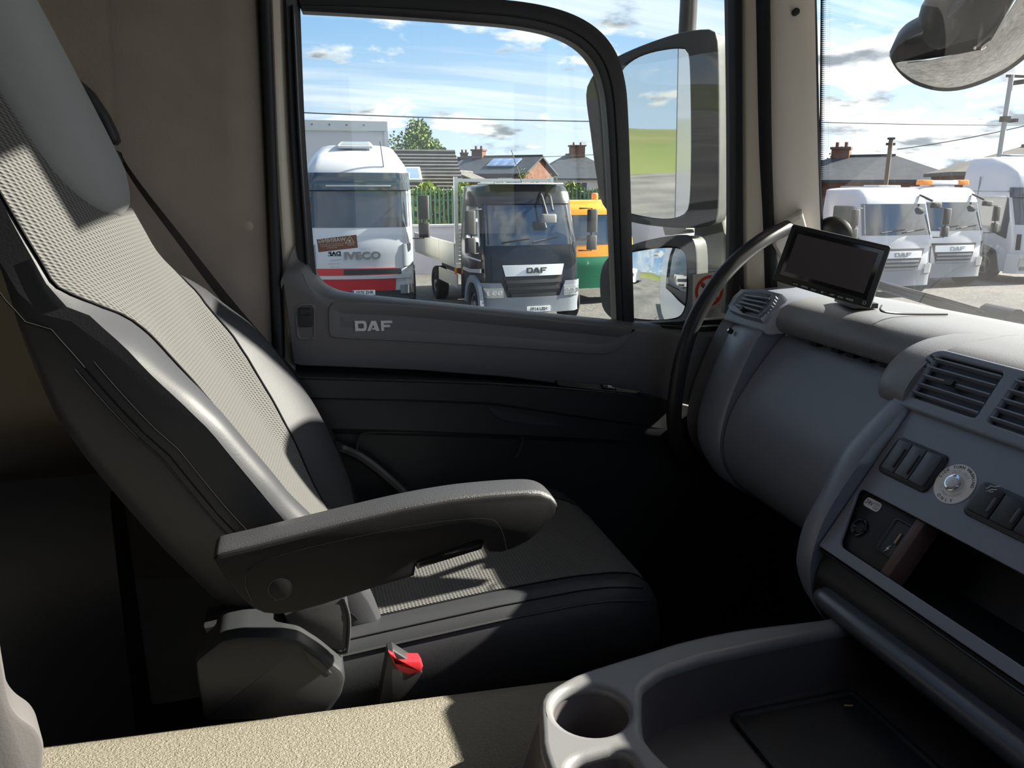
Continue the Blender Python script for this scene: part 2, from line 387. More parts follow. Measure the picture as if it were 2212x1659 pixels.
# ================================================================ the cab shell
YD = 1.72      # inner face of the passenger door
def poly_wall(name, pts, th, m, **k):
    """flat wall: 3-D outline, thickness vector"""
    t = V(th); mb = MB(); mb.grid([[V(p) for p in pts], [V(p) + t for p in pts]], cu=True, cap0=True, cap1=True); return mb.build(name, m, None, smooth=False, **k)
FLOOR_Z = 1.22
struct(poly_wall('floor', [(-1.2, -0.45, FLOOR_Z), (1.40, -0.45, FLOOR_Z), (1.40, 1.80, FLOOR_Z), (-1.2, 1.80, FLOOR_Z)], (0, 0, -0.05), 'floor'), 'black cab floor')
struct(poly_wall('wall_rear', [(-1.2, -0.45, FLOOR_Z), (-1.2, 1.80, FLOOR_Z), (-1.2, 1.80, 3.5), (-1.2, -0.45, 3.62)], (-0.05, 0, 0), 'wall_rear'), 'dark rear wall of the cab')
struct(poly_wall('ceiling', [(-1.2, -0.45, 3.62), (1.34, -0.45, 3.62), (1.34, 1.80, 3.62), (-1.2, 1.80, 3.62)], (0, 0, 0.05), 'ceiling'), 'pale roof lining of the cab')
struct(poly_wall('header_blocker', [(0.95, 1.25, 3.26), (1.10, 1.25, 3.26), (1.10, 1.80, 3.26), (0.95, 1.80, 3.26)], (0, 0, 0.35), 'pillar'), 'unseen header block added to shade the head pad')  # added out of view so its shadow falls on the head pad
# driver's side wall with its window opening
mbw = MB(); mbw.box((0.05, -0.475, 1.71), (2.5, 0.05, 0.98)); mbw.box((0.05, -0.475, 3.29), (2.5, 0.05, 0.66)); mbw.box((-0.45, -0.475, 2.58), (1.5, 0.05, 0.76)); mbw.box((1.22, -0.475, 2.58), (0.16, 0.05, 0.76))
struct(mbw.build('wall_right', 'wall_rear', smooth=False), 'driver side wall behind the camera')
# passenger side wall behind the door: two panels meeting in a soft edge, plus the trim below
def edge_x(py): return interp([0, 200, 400, 900, 1150, 1659], [236, 250, 262, 290, 305, 330], py)
mb = MB(); rows = []; rows_b = []
for py in (-260, 0, 150, 300, 450, 600, 750, 900, 1050, 1160, 1250):
    c = PY(edge_x(py), py, 1.705); e = PY(560 + py * 0.047, py, 1.745)
    l = c + V((-0.45, -0.06, 0)); l2 = c + V((-0.82, -0.12, 0)); k1 = c.lerp(l, 0.02) + V((0, 0.002, 0)); k2 = c.lerp(e, 0.05) + V((0, -0.001, 0))
    rows_b.append([l2, l, k1, c]); rows.append([c, k2, c.lerp(e, 0.35), c.lerp(e, 0.7), e.lerp(c, 0.03) + V((0, -0.004, 0)), e + V((0, 0.03, 0))])
mb.grid(rows)
wl = struct(mb.build('wall_left', 'wall', ang=80), 'brown felt-like side wall behind the passenger seat')
mb = MB(); mb.grid([[V((p.x, 1.80, 1.2)), V((p.x, 1.80, 3.5))] for p in (V((-1.2, 0, 0)), V((0.0, 0, 0)))])
mat('white_paint', (0.78, 0.78, 0.77), 0.25, 0.5, coat=0.4)
wo = mb.build('outer_skin', 'white_paint', wl)
mb = MB(); mb.grid(rows_b); mb.build('rear_panel', 'wall_lit', wl, ang=80)
# round fixing button on that wall
fw = Fr(PY(536, 488, 1.742), (1, 0, 0), (0, 0, 1)); mb = MB(); rows = []
for i in range(6):
    a = i / 5 * math.pi / 2; rows.append([fw.at(math.cos(t) * 0.0165 * math.cos(a), math.sin(t) * 0.0165 * math.cos(a), -0.002 + 0.009 * math.sin(a)) for t in [2 * math.pi * k / 18 for k in range(18)]])
mb.grid(rows, cu=True, cap1=True); mat('button', (0.33, 0.27, 0.23), 0.6); mb.build('fixing_button', 'button', wl)
for (sx, sy, sw, sh) in ((300, 320, 16, 8), (478, 425, 7, 20)):
    pass
# dark locker under the side wall and the floor cover behind the seat
tl = thing('storage_locker', 'black storage locker low behind the passenger seat', 'locker', (-0.6, 1.5, FLOOR_Z))
mb = MB(); prof = [(1.565, 1.9), (1.55, 1.93), (1.50, 1.93), (1.46, 1.88), (1.43, 1.6), (1.40, FLOOR_Z + 0.012), (1.565, FLOOR_Z + 0.012)]
mb.grid([[V((x, y, z - 0.0)) for y, z in prof] for x in (-1.15, -0.9, -0.6, -0.36)], cu=True, cap0=True, cap1=True); mb.build('body', 'black', tl)
struct(poly_wall('wall_front', [(1.34, -0.45, FLOOR_Z), (1.34, 1.76, FLOOR_Z), (1.34, 1.76, 2.12), (1.34, -0.45, 2.12)], (0.04, 0, 0), 'dash_dark'), 'dark bulkhead behind the dashboard')
struct(poly_wall('wall_kick', [(0.85, 1.735, FLOOR_Z), (1.38, 1.735, FLOOR_Z), (1.38, 1.735, 2.10), (0.95, 1.735, 2.10)], (0, 0.04, 0), 'door_dark'), 'dark kick panel ahead of the door')
# ---- door pillar: seals and painted frame strips, running up past the frame
def vline(pairs, y): return [PY(px, py, y) for px, py in pairs]
t1 = thing('trim_1', 'cream painted door pillar between black rubber seals', 'pillar', PY(600, 730, 1.76)); struct(t1)
def vstrip(name, L, Rr, yl, yr, m, parent, th=0.05, bulge=0.004):
    if L[0][1] < -50:
        ex = lambda P: [(P[0][0] + (P[0][0] - P[1][0]) * 5 * 120 / (P[1][1] - P[0][1]) , P[0][1] - 600)] + P
        L, Rr = ex(L), ex(Rr)
    return strip(name, vline(L, yl), vline(Rr, yr), (0, th, 0), m, parent, bulge)
vstrip('seal', [(553, -150), (560, 0), (575, 350), (590, 730), (602, 1000), (618, 1300)], [(578, -150), (585, 0), (598, 350), (612, 730), (622, 1000), (636, 1300)], 1.735, 1.735, 'rubber', t1, 0.06, 0.008)
vstrip('painted_frame', [(580, -150), (584, 0), (597, 350), (612, 600), (616, 800)], [(612, -150), (614, 0), (628, 350), (645, 600), (650, 800)], 1.762, 1.768, 'cream', t1, 0.04, 0.006)
vstrip('seal', [(606, -150), (612, 0), (625, 300), (643, 578), (648, 660)], [(640, -150), (648, 0), (660, 300), (680, 560), (690, 640)], 1.752, 1.768, 'rubber', t1, 0.04, 0.006)
vstrip('seal_lip', [(630, 10), (643, 300), (662, 570)], [(636, 10), (650, 300), (669, 570)], 1.746, 1.746, 'frame_dark', t1, 0.02, 0.003)
# ---- front pillar
t2 = thing('trim_2', 'cream and beige front pillar beside the windscreen', 'pillar', PY(1690, 620, 1.70)); struct(t2)
vstrip('seal', [(1581, -120), (1584, 0), (1587, 300), (1585, 560), (1575, 680)], [(1600, -120), (1603, 0), (1604, 300), (1606, 560), (1608, 700)], 1.768, 1.752, 'rubber', t2, 0.04, 0.006)
vstrip('painted_frame', [(1598, -120), (1601, 0), (1603, 300), (1604, 560), (1606, 700)], [(1647, -120), (1650, 0), (1652, 300), (1656, 560), (1658, 700)], 1.764, 1.725, 'cream', t2, 0.05, 0.006)
vstrip('seal', [(1642, -120), (1645, 0), (1649, 300), (1655, 470), (1660, 660)], [(1660, -120), (1663, 0), (1667, 300), (1672, 470), (1682, 660)], 1.712, 1.700, 'rubber', t2, 0.04, 0.008)
vstrip('pillar_cover', [(1660, -120), (1664, 0), (1667, 300), (1672, 480), (1690, 660)], [(1756, -120), (1760, 0), (1766, 300), (1772, 480), (1782, 660)], 1.708, 1.668, 'pillar', t2, 0.06, 0.012)
vstrip('screen_edge', [(1752, -120), (1756, 0), (1762, 300), (1768, 480), (1778, 660)], [(1760, -120), (1764, 0), (1771, 300), (1778, 480), (1788, 660)], 1.672, 1.682, 'rubber', t2, 0.04, 0.004)
fs = Fr(PY(1720, 25, 1.668), (0.95, -0.3, 0), (0, 0, 1)); slab(fs, circle(0, 0, 0.008, 16), -0.01, 0.0035, 'base_plastic', 'screw_cap', t2, bev=0.002)
# moulded cover where the grab handle meets the pillar
fk = Fr(PY(1705, 500, 1.668), (0.92, -0.38, 0), (0, 0, 1)); pslab(fk, [(1672, 490), (1690, 478), (1722, 462), (1732, 452), (1742, 490), (1738, 540), (1690, 560), (1672, 530)], -0.03, 0.012, 'pillar', 'handle_cover', t2, bev=0.012)
# ---- windscreen: curved in plan, with its printed dotted border
WP = cr([(1.298, 1.696), (1.335, 1.655), (1.405, 1.52), (1.455, 1.25), (1.485, 0.95), (1.50, 0.60), (1.485, 0.25), (1.40, -0.1), (1.2, -0.36)], 5)
def wpt(i, z, off=0.0):
    a = V(WP[i]); t = (V(WP[min(i + 1, len(WP) - 1)]) - V(WP[max(i - 1, 0)])).normalized(); n = V((-t.y, t.x)); n = n if n.x > 0 else -n
    k = (z - 2.1) / 1.3; p = a + n * off; return V((p.x - 0.16 * k, p.y - 0.03 * k * (1 if p.y > 0.6 else -1), z))
ZW = [2.10, 2.3, 2.5, 2.7, 2.9, 3.1, 3.3, 3.55]
mb = MB(); mb.grid([[wpt(i, z) for z in ZW] for i in range(len(WP))]); w3 = struct(mb.build('window_1', 'screen_glass', ang=80), 'windscreen with black dotted border and wiper marks')
def frit():
    m = bpy.data.materials.new('frit'); m.use_nodes = True; nt = m.node_tree; nt.nodes.clear(); L = nt.links
    out = nt.nodes.new('ShaderNodeOutputMaterial'); tr = nt.nodes.new('ShaderNodeBsdfTransparent'); df = nt.nodes.new('ShaderNodeBsdfDiffuse'); df.inputs[0].default_value = (0.02, 0.02, 0.02, 1)
    uv = nt.nodes.new('ShaderNodeUVMap'); uv.uv_map = 'uv'; vo = nt.nodes.new('ShaderNodeTexVoronoi'); vo.voronoi_dimensions = '2D'; vo.inputs['Randomness'].default_value = 0; vo.inputs['Scale'].default_value = 230; L.new(uv.outputs[0], vo.inputs['Vector'])
    sp = nt.nodes.new('ShaderNodeSeparateXYZ'); L.new(uv.outputs[0], sp.inputs[0]); mr = nt.nodes.new('ShaderNodeMapRange'); mr.inputs[1].default_value = 0.0; mr.inputs[2].default_value = 0.022; mr.inputs[3].default_value = 0.75; mr.inputs[4].default_value = 0.15; L.new(sp.outputs[0], mr.inputs[0])
    lt = nt.nodes.new('ShaderNodeMath'); lt.operation = 'LESS_THAN'; L.new(vo.outputs['Distance'], lt.inputs[0]); L.new(mr.outputs[0], lt.inputs[1])
    mx = nt.nodes.new('ShaderNodeMixShader'); L.new(lt.outputs[0], mx.inputs[0]); L.new(tr.outputs[0], mx.inputs[1]); L.new(df.outputs[0], mx.inputs[2]); L.new(mx.outputs[0], out.inputs[0]); MATS['frit'] = m
frit()
vs = []; uvs = []; fsx = []
for i in range(0, 4):
    for j, z in enumerate(ZW): vs.append(wpt(i, z, -0.003)); uvs.append((0.0115 * i, z))
for i in range(3):
    for j in range(len(ZW) - 1): a = i * len(ZW) + j; fsx.append((a, a + 1, a + 1 + len(ZW), a + len(ZW)))
mesh('dotted_border', vs, fsx, 'frit', w3, uv=uvs)
mb = MB(); mb.tube([wpt(i, 3.55) for i in range(len(WP))], 0.03, 8); mb.build('top_seal', 'rubber', w3)
# ================================================================ passenger door
d1 = thing('door_1', 'grey passenger door trim with silver lettering and dark armrest', 'door', (0.5, YD, FLOOR_Z)); struct(d1)
G = [(668, 470), (673, 540), (680, 575), (697, 606), (722, 622), (760, 632), (880, 646), (1100, 668), (1320, 690), (1370, 694), (1470, 703), (1530, 703), (1562, 690), (1580, 655), (1584, 600)]
B_ = [(606, 605), (616, 588), (650, 583), (664, 612), (690, 640), (735, 647), (880, 659), (1100, 681), (1320, 703), (1372, 711), (1470, 722), (1540, 724), (1585, 712), (1606, 680), (1610, 640)]
A1 = [PY(px, py, 1.783) for px, py in G]; B1 = [PY(px, py, 1.722) for px, py in B_]
mb = MB(); rows = []
for a, b in zip(cr(A1, 5), cr(B1, 5)):
    a = V(a); b = V(b); rows.append([a + V((0, 0.01, -0.03)), a] + [a.lerp(b, s) + V((0, 0, 0.006 * math.sin(math.pi * s))) for s in (0.25, 0.5, 0.75, 0.92)] + [b + V((0, -0.002, -0.004)), b + V((0, 0.0, -0.02))])
mb.grid(rows); mb.build('window_sill', 'door_sill', d1, ang=60)
# upper face
fd = Fr((0.5, YD, 2.0), (1, 0, 0), (0, 0, 1))          # normal points to the camera side (-y)
up = [(611, 606), (618, 590), (650, 585), (664, 614), (690, 642), (735, 649), (880, 661), (1100, 683), (1372, 713), (1470, 724), (1560, 726), (1600, 720), (1560, 1000), (1440, 870), (1400, 853), (1300, 842), (1100, 815), (900, 800), (760, 794), (650, 790), (634, 786)]
pslab(fd, up, -0.05, 0.0, 'door_grey', 'upper_panel', d1, bev=0.004)
# long recessed frame with the maker's letters
o_ = [(707, 664), (716, 652), (735, 650), (900, 660), (1100, 680), (1355, 707), (1371, 712), (1374, 718), (1352, 744), (1335, 757), (1312, 765), (1285, 767), (1100, 753), (900, 741), (735, 733), (716, 730), (708, 720)]
op = resample(cr([fd.uv(*p) for p in o_], 4, True), 96); ip = inset(op, 0.0115); ip2 = inset(op, 0.0255); ip3 = inset(op, 0.030)
if area(op) < 0: op = op[::-1]
mb = MB(); mb.grid([[fd.at(a, b, -0.004) for a, b in op], [fd.at(a, b, 0.004) for a, b in inset(op, 0.004)], [fd.at(a, b, 0.004) for a, b in ip], [fd.at(a, b, 0.001) for a, b in ip2], [fd.at(a, b, -0.002) for a, b in ip3]], cu=True, cap1=True)
mb.build('inlay_panel', 'door_grey', d1, ang=25)
# letters D A F built as plates on the inlay
def letter(pts, holes, fr, h0, h1, m, parent, nm='letter'): return ring_plate(fr, pts, holes, h0, h1, m, nm, parent, bev=0.0006)
a0 = fd.uv(766, 693); a1 = fd.uv(848, 711)
W_, H_ = a1[0] - a0[0], a0[1] - a1[1]
def daf(fr, u0, v0, w, h, h0, h1, m, parent, local=None, slope=0.0):
    """the three block letters; u0,v0 lower left"""
    lw = w * 0.31; st = h * 0.25; res = []
    def T(pts, du): return [(u0 + du + x, v0 + y + slope * (du + x)) for x, y in pts]
    D = rnd([(0, 0), (lw * 0.9, 0), (lw, h * 0.3), (lw, h * 0.7), (lw * 0.9, h), (0, h)], [0, h * .3, h * .2, h * .2, h * .3, 0]); Dh = rnd([(lw * .26, st), (lw * .72, st), (lw * .76, h * .5), (lw * .72, h - st), (lw * .26, h - st)], h * .1)
    A = [(0, 0), (lw * .27, 0), (lw * .55, h * .62), (lw * .62, h * .30), (lw * .46, h * .30), (lw * .38, h * .12), (lw * .70, h * .12), (lw * .74, 0), (lw * 1.08, 0), (lw * .78, h), (lw * .38, h)]
    F = [(0, 0), (lw * .26, 0), (lw * .26, h * .36), (lw * .8, h * .36), (lw * .8, h * .60), (lw * .26, h * .60), (lw * .26, h * .76), (lw * .98, h * .76), (lw * .98, h), (0, h)]
    for pts, ho, du in ((D, [Dh], 0), (A, [], lw * 1.02), (F, [], lw * 2.22)):
        o = ring_plate(fr, T(pts, du), [T(q, du) for q in ho], h0, h1, m, 'letter', parent, bev=min(0.0006, h * 0.03))
        if local: o.matrix_parent_inverse = Matrix()
        res.append(o)
    return res
daf(fd, a0[0], a1[1], W_, H_, -0.003, 0.0035, 'silver', d1, slope=-0.04)
# lock slider on the left end
pslab(fd, [(636, 664), (650, 655), (676, 655), (682, 664), (682, 728), (674, 735), (648, 735), (640, 728)], -0.01, 0.0025, 'door_grey', 'slider_frame', d1, bev=0.002, r=0.006, dish=(0.004, 0.004))
lk = pslab(fd, [(644, 664), (673, 664), (675, 706), (646, 706)], -0.006, 0.005, 'door_dark', 'lock_slider', d1, bev=0.002, r=0.004)
pslab(fd, [(646, 666), (671, 666), (672, 680), (647, 680)], 0.004, 0.009, 'base_plastic', 'slider_thumb', lk, bev=0.002, r=0.003)
# lower door: groove, armrest ledge, lower panel, pocket - one moulding along the door
xs = [640, 760, 900, 1060, 1200, 1300, 1400, 1440, 1520]
L0 = [789, 793, 799, 812, 828, 841, 852, 862, 880]; L1 = [797, 800, 807, 816, 831, 843, 853, 863, 881]; L2 = [814, 817, 821, 827, 836, 845, 854, 864, 882]; L3 = [820, 823, 827, 833, 842, 849, 857, 867, 885]
L4 = [858, 860, 863, 869, 890, 905, 917, 922, 930]; L5 = [862, 864, 868, 875, 896, 910, 922, 927, 935]; L6 = [924, 926, 930, 937, 943, 948, 954, 956, 960]; L7 = [936, 938, 942, 947, 953, 958, 962, 964, 966]
mb = MB(); rows = []
for i, x in enumerate(xs):
    q = interp([640, 1300, 1440], [0, 0, 1], x)
    e = 0.045 * (1 - q)
    rows.append([PY(x, L0[i], YD + 0.004), PY(x, L0[i] + 3, YD + 0.03 * (1 - q) + 0.002), PY(x, L1[i], YD + 0.034 * (1 - q) + 0.002), PY(x, L2[i], YD - 0.012 * (1 - q)), PY(x, L2[i] + 2, YD - 0.05 * (1 - q) - 0.002), PY(x, L3[i], YD - 0.056 * (1 - q) - 0.004), PY(x, L4[i], YD - 0.052 * (1 - q) - 0.004), PY(x, L5[i], YD - 0.040 * (1 - q) - 0.004), PY(x, L6[i], YD - 0.036 * (1 - q) - 0.004), PY(x, L7[i], YD - 0.02 * (1 - q)), PY(x, L7[i] + 60, YD - 0.004), PY(x, 1180, YD), V((PY(x, 1180, YD).x, YD, FLOOR_Z + 0.005))])
mb.grid(rows); mb.build('lower_panel', 'door_dark', d1, ang=30)
# bright lip along the ledge, window switch, pull pocket, pocket lip
mb = MB(); mb.tube([PY(x, L2[i] + 1.5, YD - 0.052 * (1 - interp([640, 1300, 1440], [0, 0, 1], x)) - 0.004) for i, x in enumerate(xs[:7])], 0.0022, 6); mb.build('ledge_lip', 'base_plastic', d1)
fp = Fr(PY(1300, 838, YD - 0.02), (1, 0, -0.02), (0, 0.6, 0.8))
pslab(fp, [(1200, 822), (1300, 832), (1385, 846), (1375, 852), (1290, 844), (1205, 834)], -0.01, 0.004, 'black', 'switch_base', d1, bev=0.003)
sw_ = pslab(fp, [(1296, 832), (1322, 835), (1330, 844), (1300, 842)], 0.003, 0.010, 'gloss_black', 'window_switch', d1, bev=0.003)
pslab(fp, [(1310, 836), (1318, 837), (1319, 841), (1311, 840)], 0.0095, 0.0104, 'grey_ink', 'symbol', sw_)
fq = Fr(PY(1130, 900, YD - 0.042), (1, 0, 0), (0, 0, 1))
pk = cr([fq.uv(*p) for p in [(1052, 874), (1120, 876), (1185, 884), (1205, 893), (1216, 918), (1190, 920), (1130, 915), (1085, 907), (1068, 897)]], 5, True)
mb = MB(); mb.grid([[fq.at(a, b, 0.002) for a, b in pk], [fq.at(a, b, 0.004) for a, b in inset(pk, 0.002)], [fq.at(a, b, -0.02) for a, b in inset(pk, 0.010)]], cu=True, cap1=True); mb.build('pull_pocket', 'door_dark', d1)
mb = MB(); mb.tube([PY(x, y, YD - 0.03) for x, y in cr([(770, 975), (775, 945), (800, 934), (900, 934), (1100, 938), (1130, 945), (1115, 990)], 5)], 0.003, 6); mb.build('pocket_lip', 'door_dark', d1)
# small reflector slot on the sill
fz = Fr(PY(1455, 712, 1.745), (1, 0.0, -0.12), (0, 0.9, 0.42)); pslab(fz, [(1425, 706), (1490, 711), (1492, 716), (1430, 712)], -0.01, 0.006, 'gloss_black', 'sill_slot', d1, bev=0.002)
# window frame: top rail bending down into the divider bar
fi = [(655, 24), (800, 32), (1000, 46), (1110, 56), (1190, 72), (1245, 97), (1282, 135), (1302, 185), (1312, 260), (1320, 400), (1326, 550), (1332, 700)]
fo = [(640, -12), (800, -16), (1000, -6), (1130, 4), (1225, 26), (1290, 62), (1330, 112), (1350, 175), (1357, 250), (1362, 400), (1366, 550), (1370, 702)]
strip('window_frame', [PY(a, b, 1.762) for a, b in fo], [PY(a, b, 1.762) for a, b in fi], (0, 0.035, 0), 'frame_dark', d1, 0.004)
fm = [(a[0] * 0.45 + b[0] * 0.55, a[1] * 0.45 + b[1] * 0.55) for a, b in zip(fo, fi)]; fm2 = [(a[0] * 0.36 + b[0] * 0.64, a[1] * 0.36 + b[1] * 0.64) for a, b in zip(fo, fi)]
strip('frame_bead', [PY(a, b, 1.756) for a, b in fm], [PY(a, b, 1.756) for a, b in fm2], (0, 0.01, 0), 'rubber', d1, 0.003)
mbo = MB(); mbo.grid([[V((x, 1.81, 0.75)), V((x, 1.83, 1.0)), V((x, 1.83, 1.6)), V((x, 1.815, 2.06 if x < 0.9 else 2.02))] for x in (-0.03, 0.4, 0.9, 1.22)]); mbo.build('outer_skin', 'white_paint', d1)
mbo = MB(); mbo.box((0.62, 1.785, 1.68), (1.25, 0.03, 0.86)); mbo.build('inner_core', 'door_dark', d1, smooth=False)
# panes
fg = Fr((0.5, 1.785, 2.4), (1, 0, 0), (0, 0, 1))
w1 = struct(pslab(fg, [(640, -20)] + fi[1:] + [(1332, 720), (1100, 690), (880, 665), (740, 645), (650, 620), (640, 400)], -0.002, 0.002, 'door_glass', 'window_2'), 'large scratched drop glass of the passenger door')
fg2 = Fr((0.5, 1.790, 2.4), (1, 0, 0), (0, 0, 1))
w2 = struct(pslab(fg2, [(900, -300), (1600, -300), (1604, 300), (1600, 700), (1560, 725), (1350, 720), (1345, 400), (1335, 170), (1290, 90), (1220, 45), (1120, 20), (900, -5)], -0.002, 0.002, 'door_glass', 'window_3'), 'fixed front glass of the passenger door beyond the divider bar')
# ================================================================ dashboard
da = thing('dashboard', 'grey moulded dashboard with glovebox lid and round-edged air vents', 'dashboard', (1.1, 1.0, FLOOR_Z))
def prof_loft(name, prof, ys, m, parent, n=5, ends=True, closed=True, ang=40, shift=None):
    """profile in (x, z) drawn through ys; shift(y) -> (dx, dz, scale about the back) tucks the ends"""
    P = cr(prof, n) if n else prof; mb = MB(); rows = []
    for y in ys:
        dx, dz = shift(y) if shift else (0, 0); rows.append([V((x + dx, y, z + dz)) for x, z in P])
    mb.grid(rows, cu=closed, cap0=ends, cap1=ends); return mb.build(name, m, parent, ang=ang)
# passenger side roll above the glovebox
roll = [(1.42, 2.13), (1.38, 2.178), (1.28, 2.200), (1.18, 2.206), (1.10, 2.204), (1.055, 2.192), (1.030, 2.168), (1.028, 2.145), (1.046, 2.127), (1.09, 2.12), (1.2, 2.05)]
prof_loft('top_roll', roll, [1.485, 1.48, 1.3, 1.1, 1.0], 'dash_pad', da)
prof_loft('vent_block', [(a + 0.0, b - 0.001) for a, b in roll[:6]] + [(1.022, 2.17), (1.002, 2.14), (1.01, 2.125), (1.09, 2.118), (1.2, 2.05)], [1.66, 1.655, 1.58, 1.495, 1.488], 'dash', da)
# corner vent: quarter-round bezel, thumb wheel, louvres
c = [PY(1578, 662, 1.64), PY(1602, 628, 1.645), PY(1692, 640, 1.505), PY(1644, 692, 1.50)]
ctr = sum(c, V()) / 4; xd = (c[3] - c[0]); yd = (c[1] - c[0]); fv = Fr(ctr, xd, yd)
vc = pslab(fv, [(1574, 664), (1586, 642), (1604, 626), (1650, 626), (1690, 636), (1680, 650), (1660, 668), (1646, 694), (1600, 682), (1577, 672)], -0.02, 0.006, 'dash', 'corner_vent', da, bev=0.006)
pslab(fv, [(1588, 662), (1598, 645), (1612, 634), (1650, 636), (1668, 641), (1652, 658), (1640, 682), (1604, 674)], 0.004, 0.0075, 'dash_dark', 'vent_recess', vc)
for i in range(4):
    t = (i + 0.5) / 4; A = fv.hit(1590 + 26 * (1 - t) - 2, 664 - 28 * (1 - t), 0.010); Bp = fv.hit(1640 + 26 * (1 - t), 680 - 38 * (1 - t), 0.010)
    mb = MB(); mb.box((A + Bp) / 2, ((Bp - A).length, 0.0035, 0.009), Matrix((((Bp - A).normalized()), V((0, 0, 1)).cross((Bp - A).normalized()).normalized(), V((0, 0, 1)))).transposed() @ Matrix.Rotation(0.9, 3, 'X')); mb.build('louvre', 'dash', vc)
A = fv.hit(1604, 668, 0.016); mb = MB(); mb.tube([A - fv.n * 0.008, A + fv.n * 0.006], 0.006, 8); mb.build('louvre_knob', 'black', vc)
for i in range(7):
    t = i / 6; mb = MB(); p = fv.hit(1646 + 28 * t + 4 * math.sin(t * 3.14), 680 - 34 * t, 0.008); mb.box(p, (0.006, 0.010, 0.008), Matrix((fv.x, fv.y, fv.n)).transposed() @ Matrix.Rotation(-0.5, 3, 'Z')); mb.build('thumb_rib', 'dash', vc)
# glovebox lid: one bulging face, with the end trim beside it
gl = [(1.06, 2.122), (1.046, 2.112), (1.020, 2.080), (0.976, 2.020), (0.938, 1.955), (0.922, 1.895), (0.925, 1.84), (0.950, 1.79), (1.0, 1.745), (1.08, 1.72)]
lid = prof_loft('glovebox_lid', gl + [(1.15, 1.8), (1.15, 2.08)], [1.492, 1.488, 1.3, 1.10, 0.95], 'dash', da, 4)
et = [(1.06, 2.132), (1.01, 2.132), (0.985, 2.115), (0.952, 2.045), (0.922, 1.965), (0.908, 1.895), (0.912, 1.84), (0.94, 1.785), (0.99, 1.74), (1.08, 1.71)]
prof_loft('end_trim', et + [(1.18, 1.8), (1.18, 2.08)], [1.635, 1.625, 1.57, 1.504, 1.496], 'dash', da, 4, shift=lambda y: ((0.05, 0) if y > 1.632 else ((0.018, 0) if y > 1.62 else ((0.006, 0) if y < 1.5 else (0, 0)))))
prof_loft('end_trim', [(a + 0.03, b) for a, b in et] + [(1.2, 1.8), (1.2, 2.08)], [1.70, 1.64, 1.63], 'door_grey', da, 4)
fsr = Fr(PY(1574, 713, 1.60), (0, -1, 0), (0.5, 0, 0.86)); sc = slab(fsr, circle(0, 0, 0.0065, 14), -0.01, 0.003, 'dash_dark', 'screw_cup', da, bev=0.001, dish=(0.0025, 0.002)); slab(fsr, circle(0, 0, 0.003, 10), -0.005, 0.002, 'chrome', 'screw', sc)
# dark gap clips between roll and lid
for y in (1.37, 1.30, 1.255, 1.21, 1.16):
    mb = MB(); mb.box((1.056, y, 2.124), (0.03, 0.022, 0.008)); mb.build('gap_clip', 'dash_dark', da)
# body under the dash, foot well side
prof_loft('under_body', [(1.0, 1.76), (1.05, 1.70), (1.2, 1.60), (1.28, 1.25), (1.32, 1.25), (1.32, 2.1), (1.1, 2.1)], [1.69, 1.1, 0.4, -0.4], 'dash_dark', da, 0)
mb = MB(); mb.grid([[V((1.05, y, 1.72)), V((1.0, y, 1.74)), V((0.98, y, 1.76)), V((1.0, y, 1.79))] for y in (1.45, 1.3, 1.15, 1.06)]); mb.build('lid_lower_edge', 'dash_pad', da)
# --- centre section: curved left rim, flat switch panel, vent hood
Y0 = 1.02
rl_ = [(1925, 862), (1908, 875), (1857, 930), (1814, 984), (1771, 1066), (1736, 1133), (1722, 1191), (1722, 1227), (1736, 1270), (1759, 1305), (1785, 1340)]
rr_ = [(1968, 868), (1957, 885), (1905, 942), (1861, 996), (1814, 1064), (1776, 1132), (1757, 1190), (1751, 1226), (1752, 1262), (1760, 1302), (1787, 1344)]
mb = MB(); rows = []
for p, q in zip(cr([PY(a_, b_, 1.035) for a_, b_ in rl_], 4), cr([PY(a_, b_, 0.985) for a_, b_ in rr_], 4)):
    p = V(p); q = V(q); d = V((-0.82, 0, 0.57)); rows.append([p + V((0.06, 0.0, 0)), p] + [p.lerp(q, t) + d * 0.008 * math.sin(math.pi * t) ** 0.7 for t in (0.12, 0.3, 0.5, 0.7, 0.88)] + [q, q + V((0.06, 0, 0))])
mb.grid(rows, cu=True, cap0=True, cap1=True); mb.build('centre_rim', 'dash', da, ang=60)
fc = Fr(PY(1862, 1035, 0.985), (0, -1, 0), V((0.946 - 0.799, 0, 2.089 - 1.872)))      # panel plane: x to the driver, y up the panel, normal to the seats
TL = fc.uv(1962, 892); BL = fc.uv(1768, 1178)
def cross_pt(px, py, h=0.0): return fc.uv(px, py, h)
RT = 0.95
outer = [(TL[0], TL[1] + 0.012), (RT, TL[1] + 0.012), (RT, BL[1]), (BL[0], BL[1])]
sq = [cross_pt(*p) for p in [(1870, 1050), (2010, 1132), (2212, 1236), (2212, 1432), (2000, 1292), (1826, 1178), (1822, 1160), (1862, 1056)]]
hole = rnd([sq[7], (sq[0][0], sq[0][1]), sq[1], (RT - 0.03, sq[1][1] - 0.004), (RT - 0.03, sq[4][1]), sq[4], sq[5], sq[6]], 0.008, 3)
# the panel, with its long storage opening
u0, v0 = cross_pt(1812, 1178); u1, v1 = cross_pt(1856, 1052)
hole = rnd([(u0, v0), (u1, v1), (RT - 0.03, v1), (RT - 0.03, v0)], 0.012, 4)
panel = ring_plate(fc, outer, [hole], -0.006, 0.0, 'dash', 'switch_panel', da, bev=0.0015)
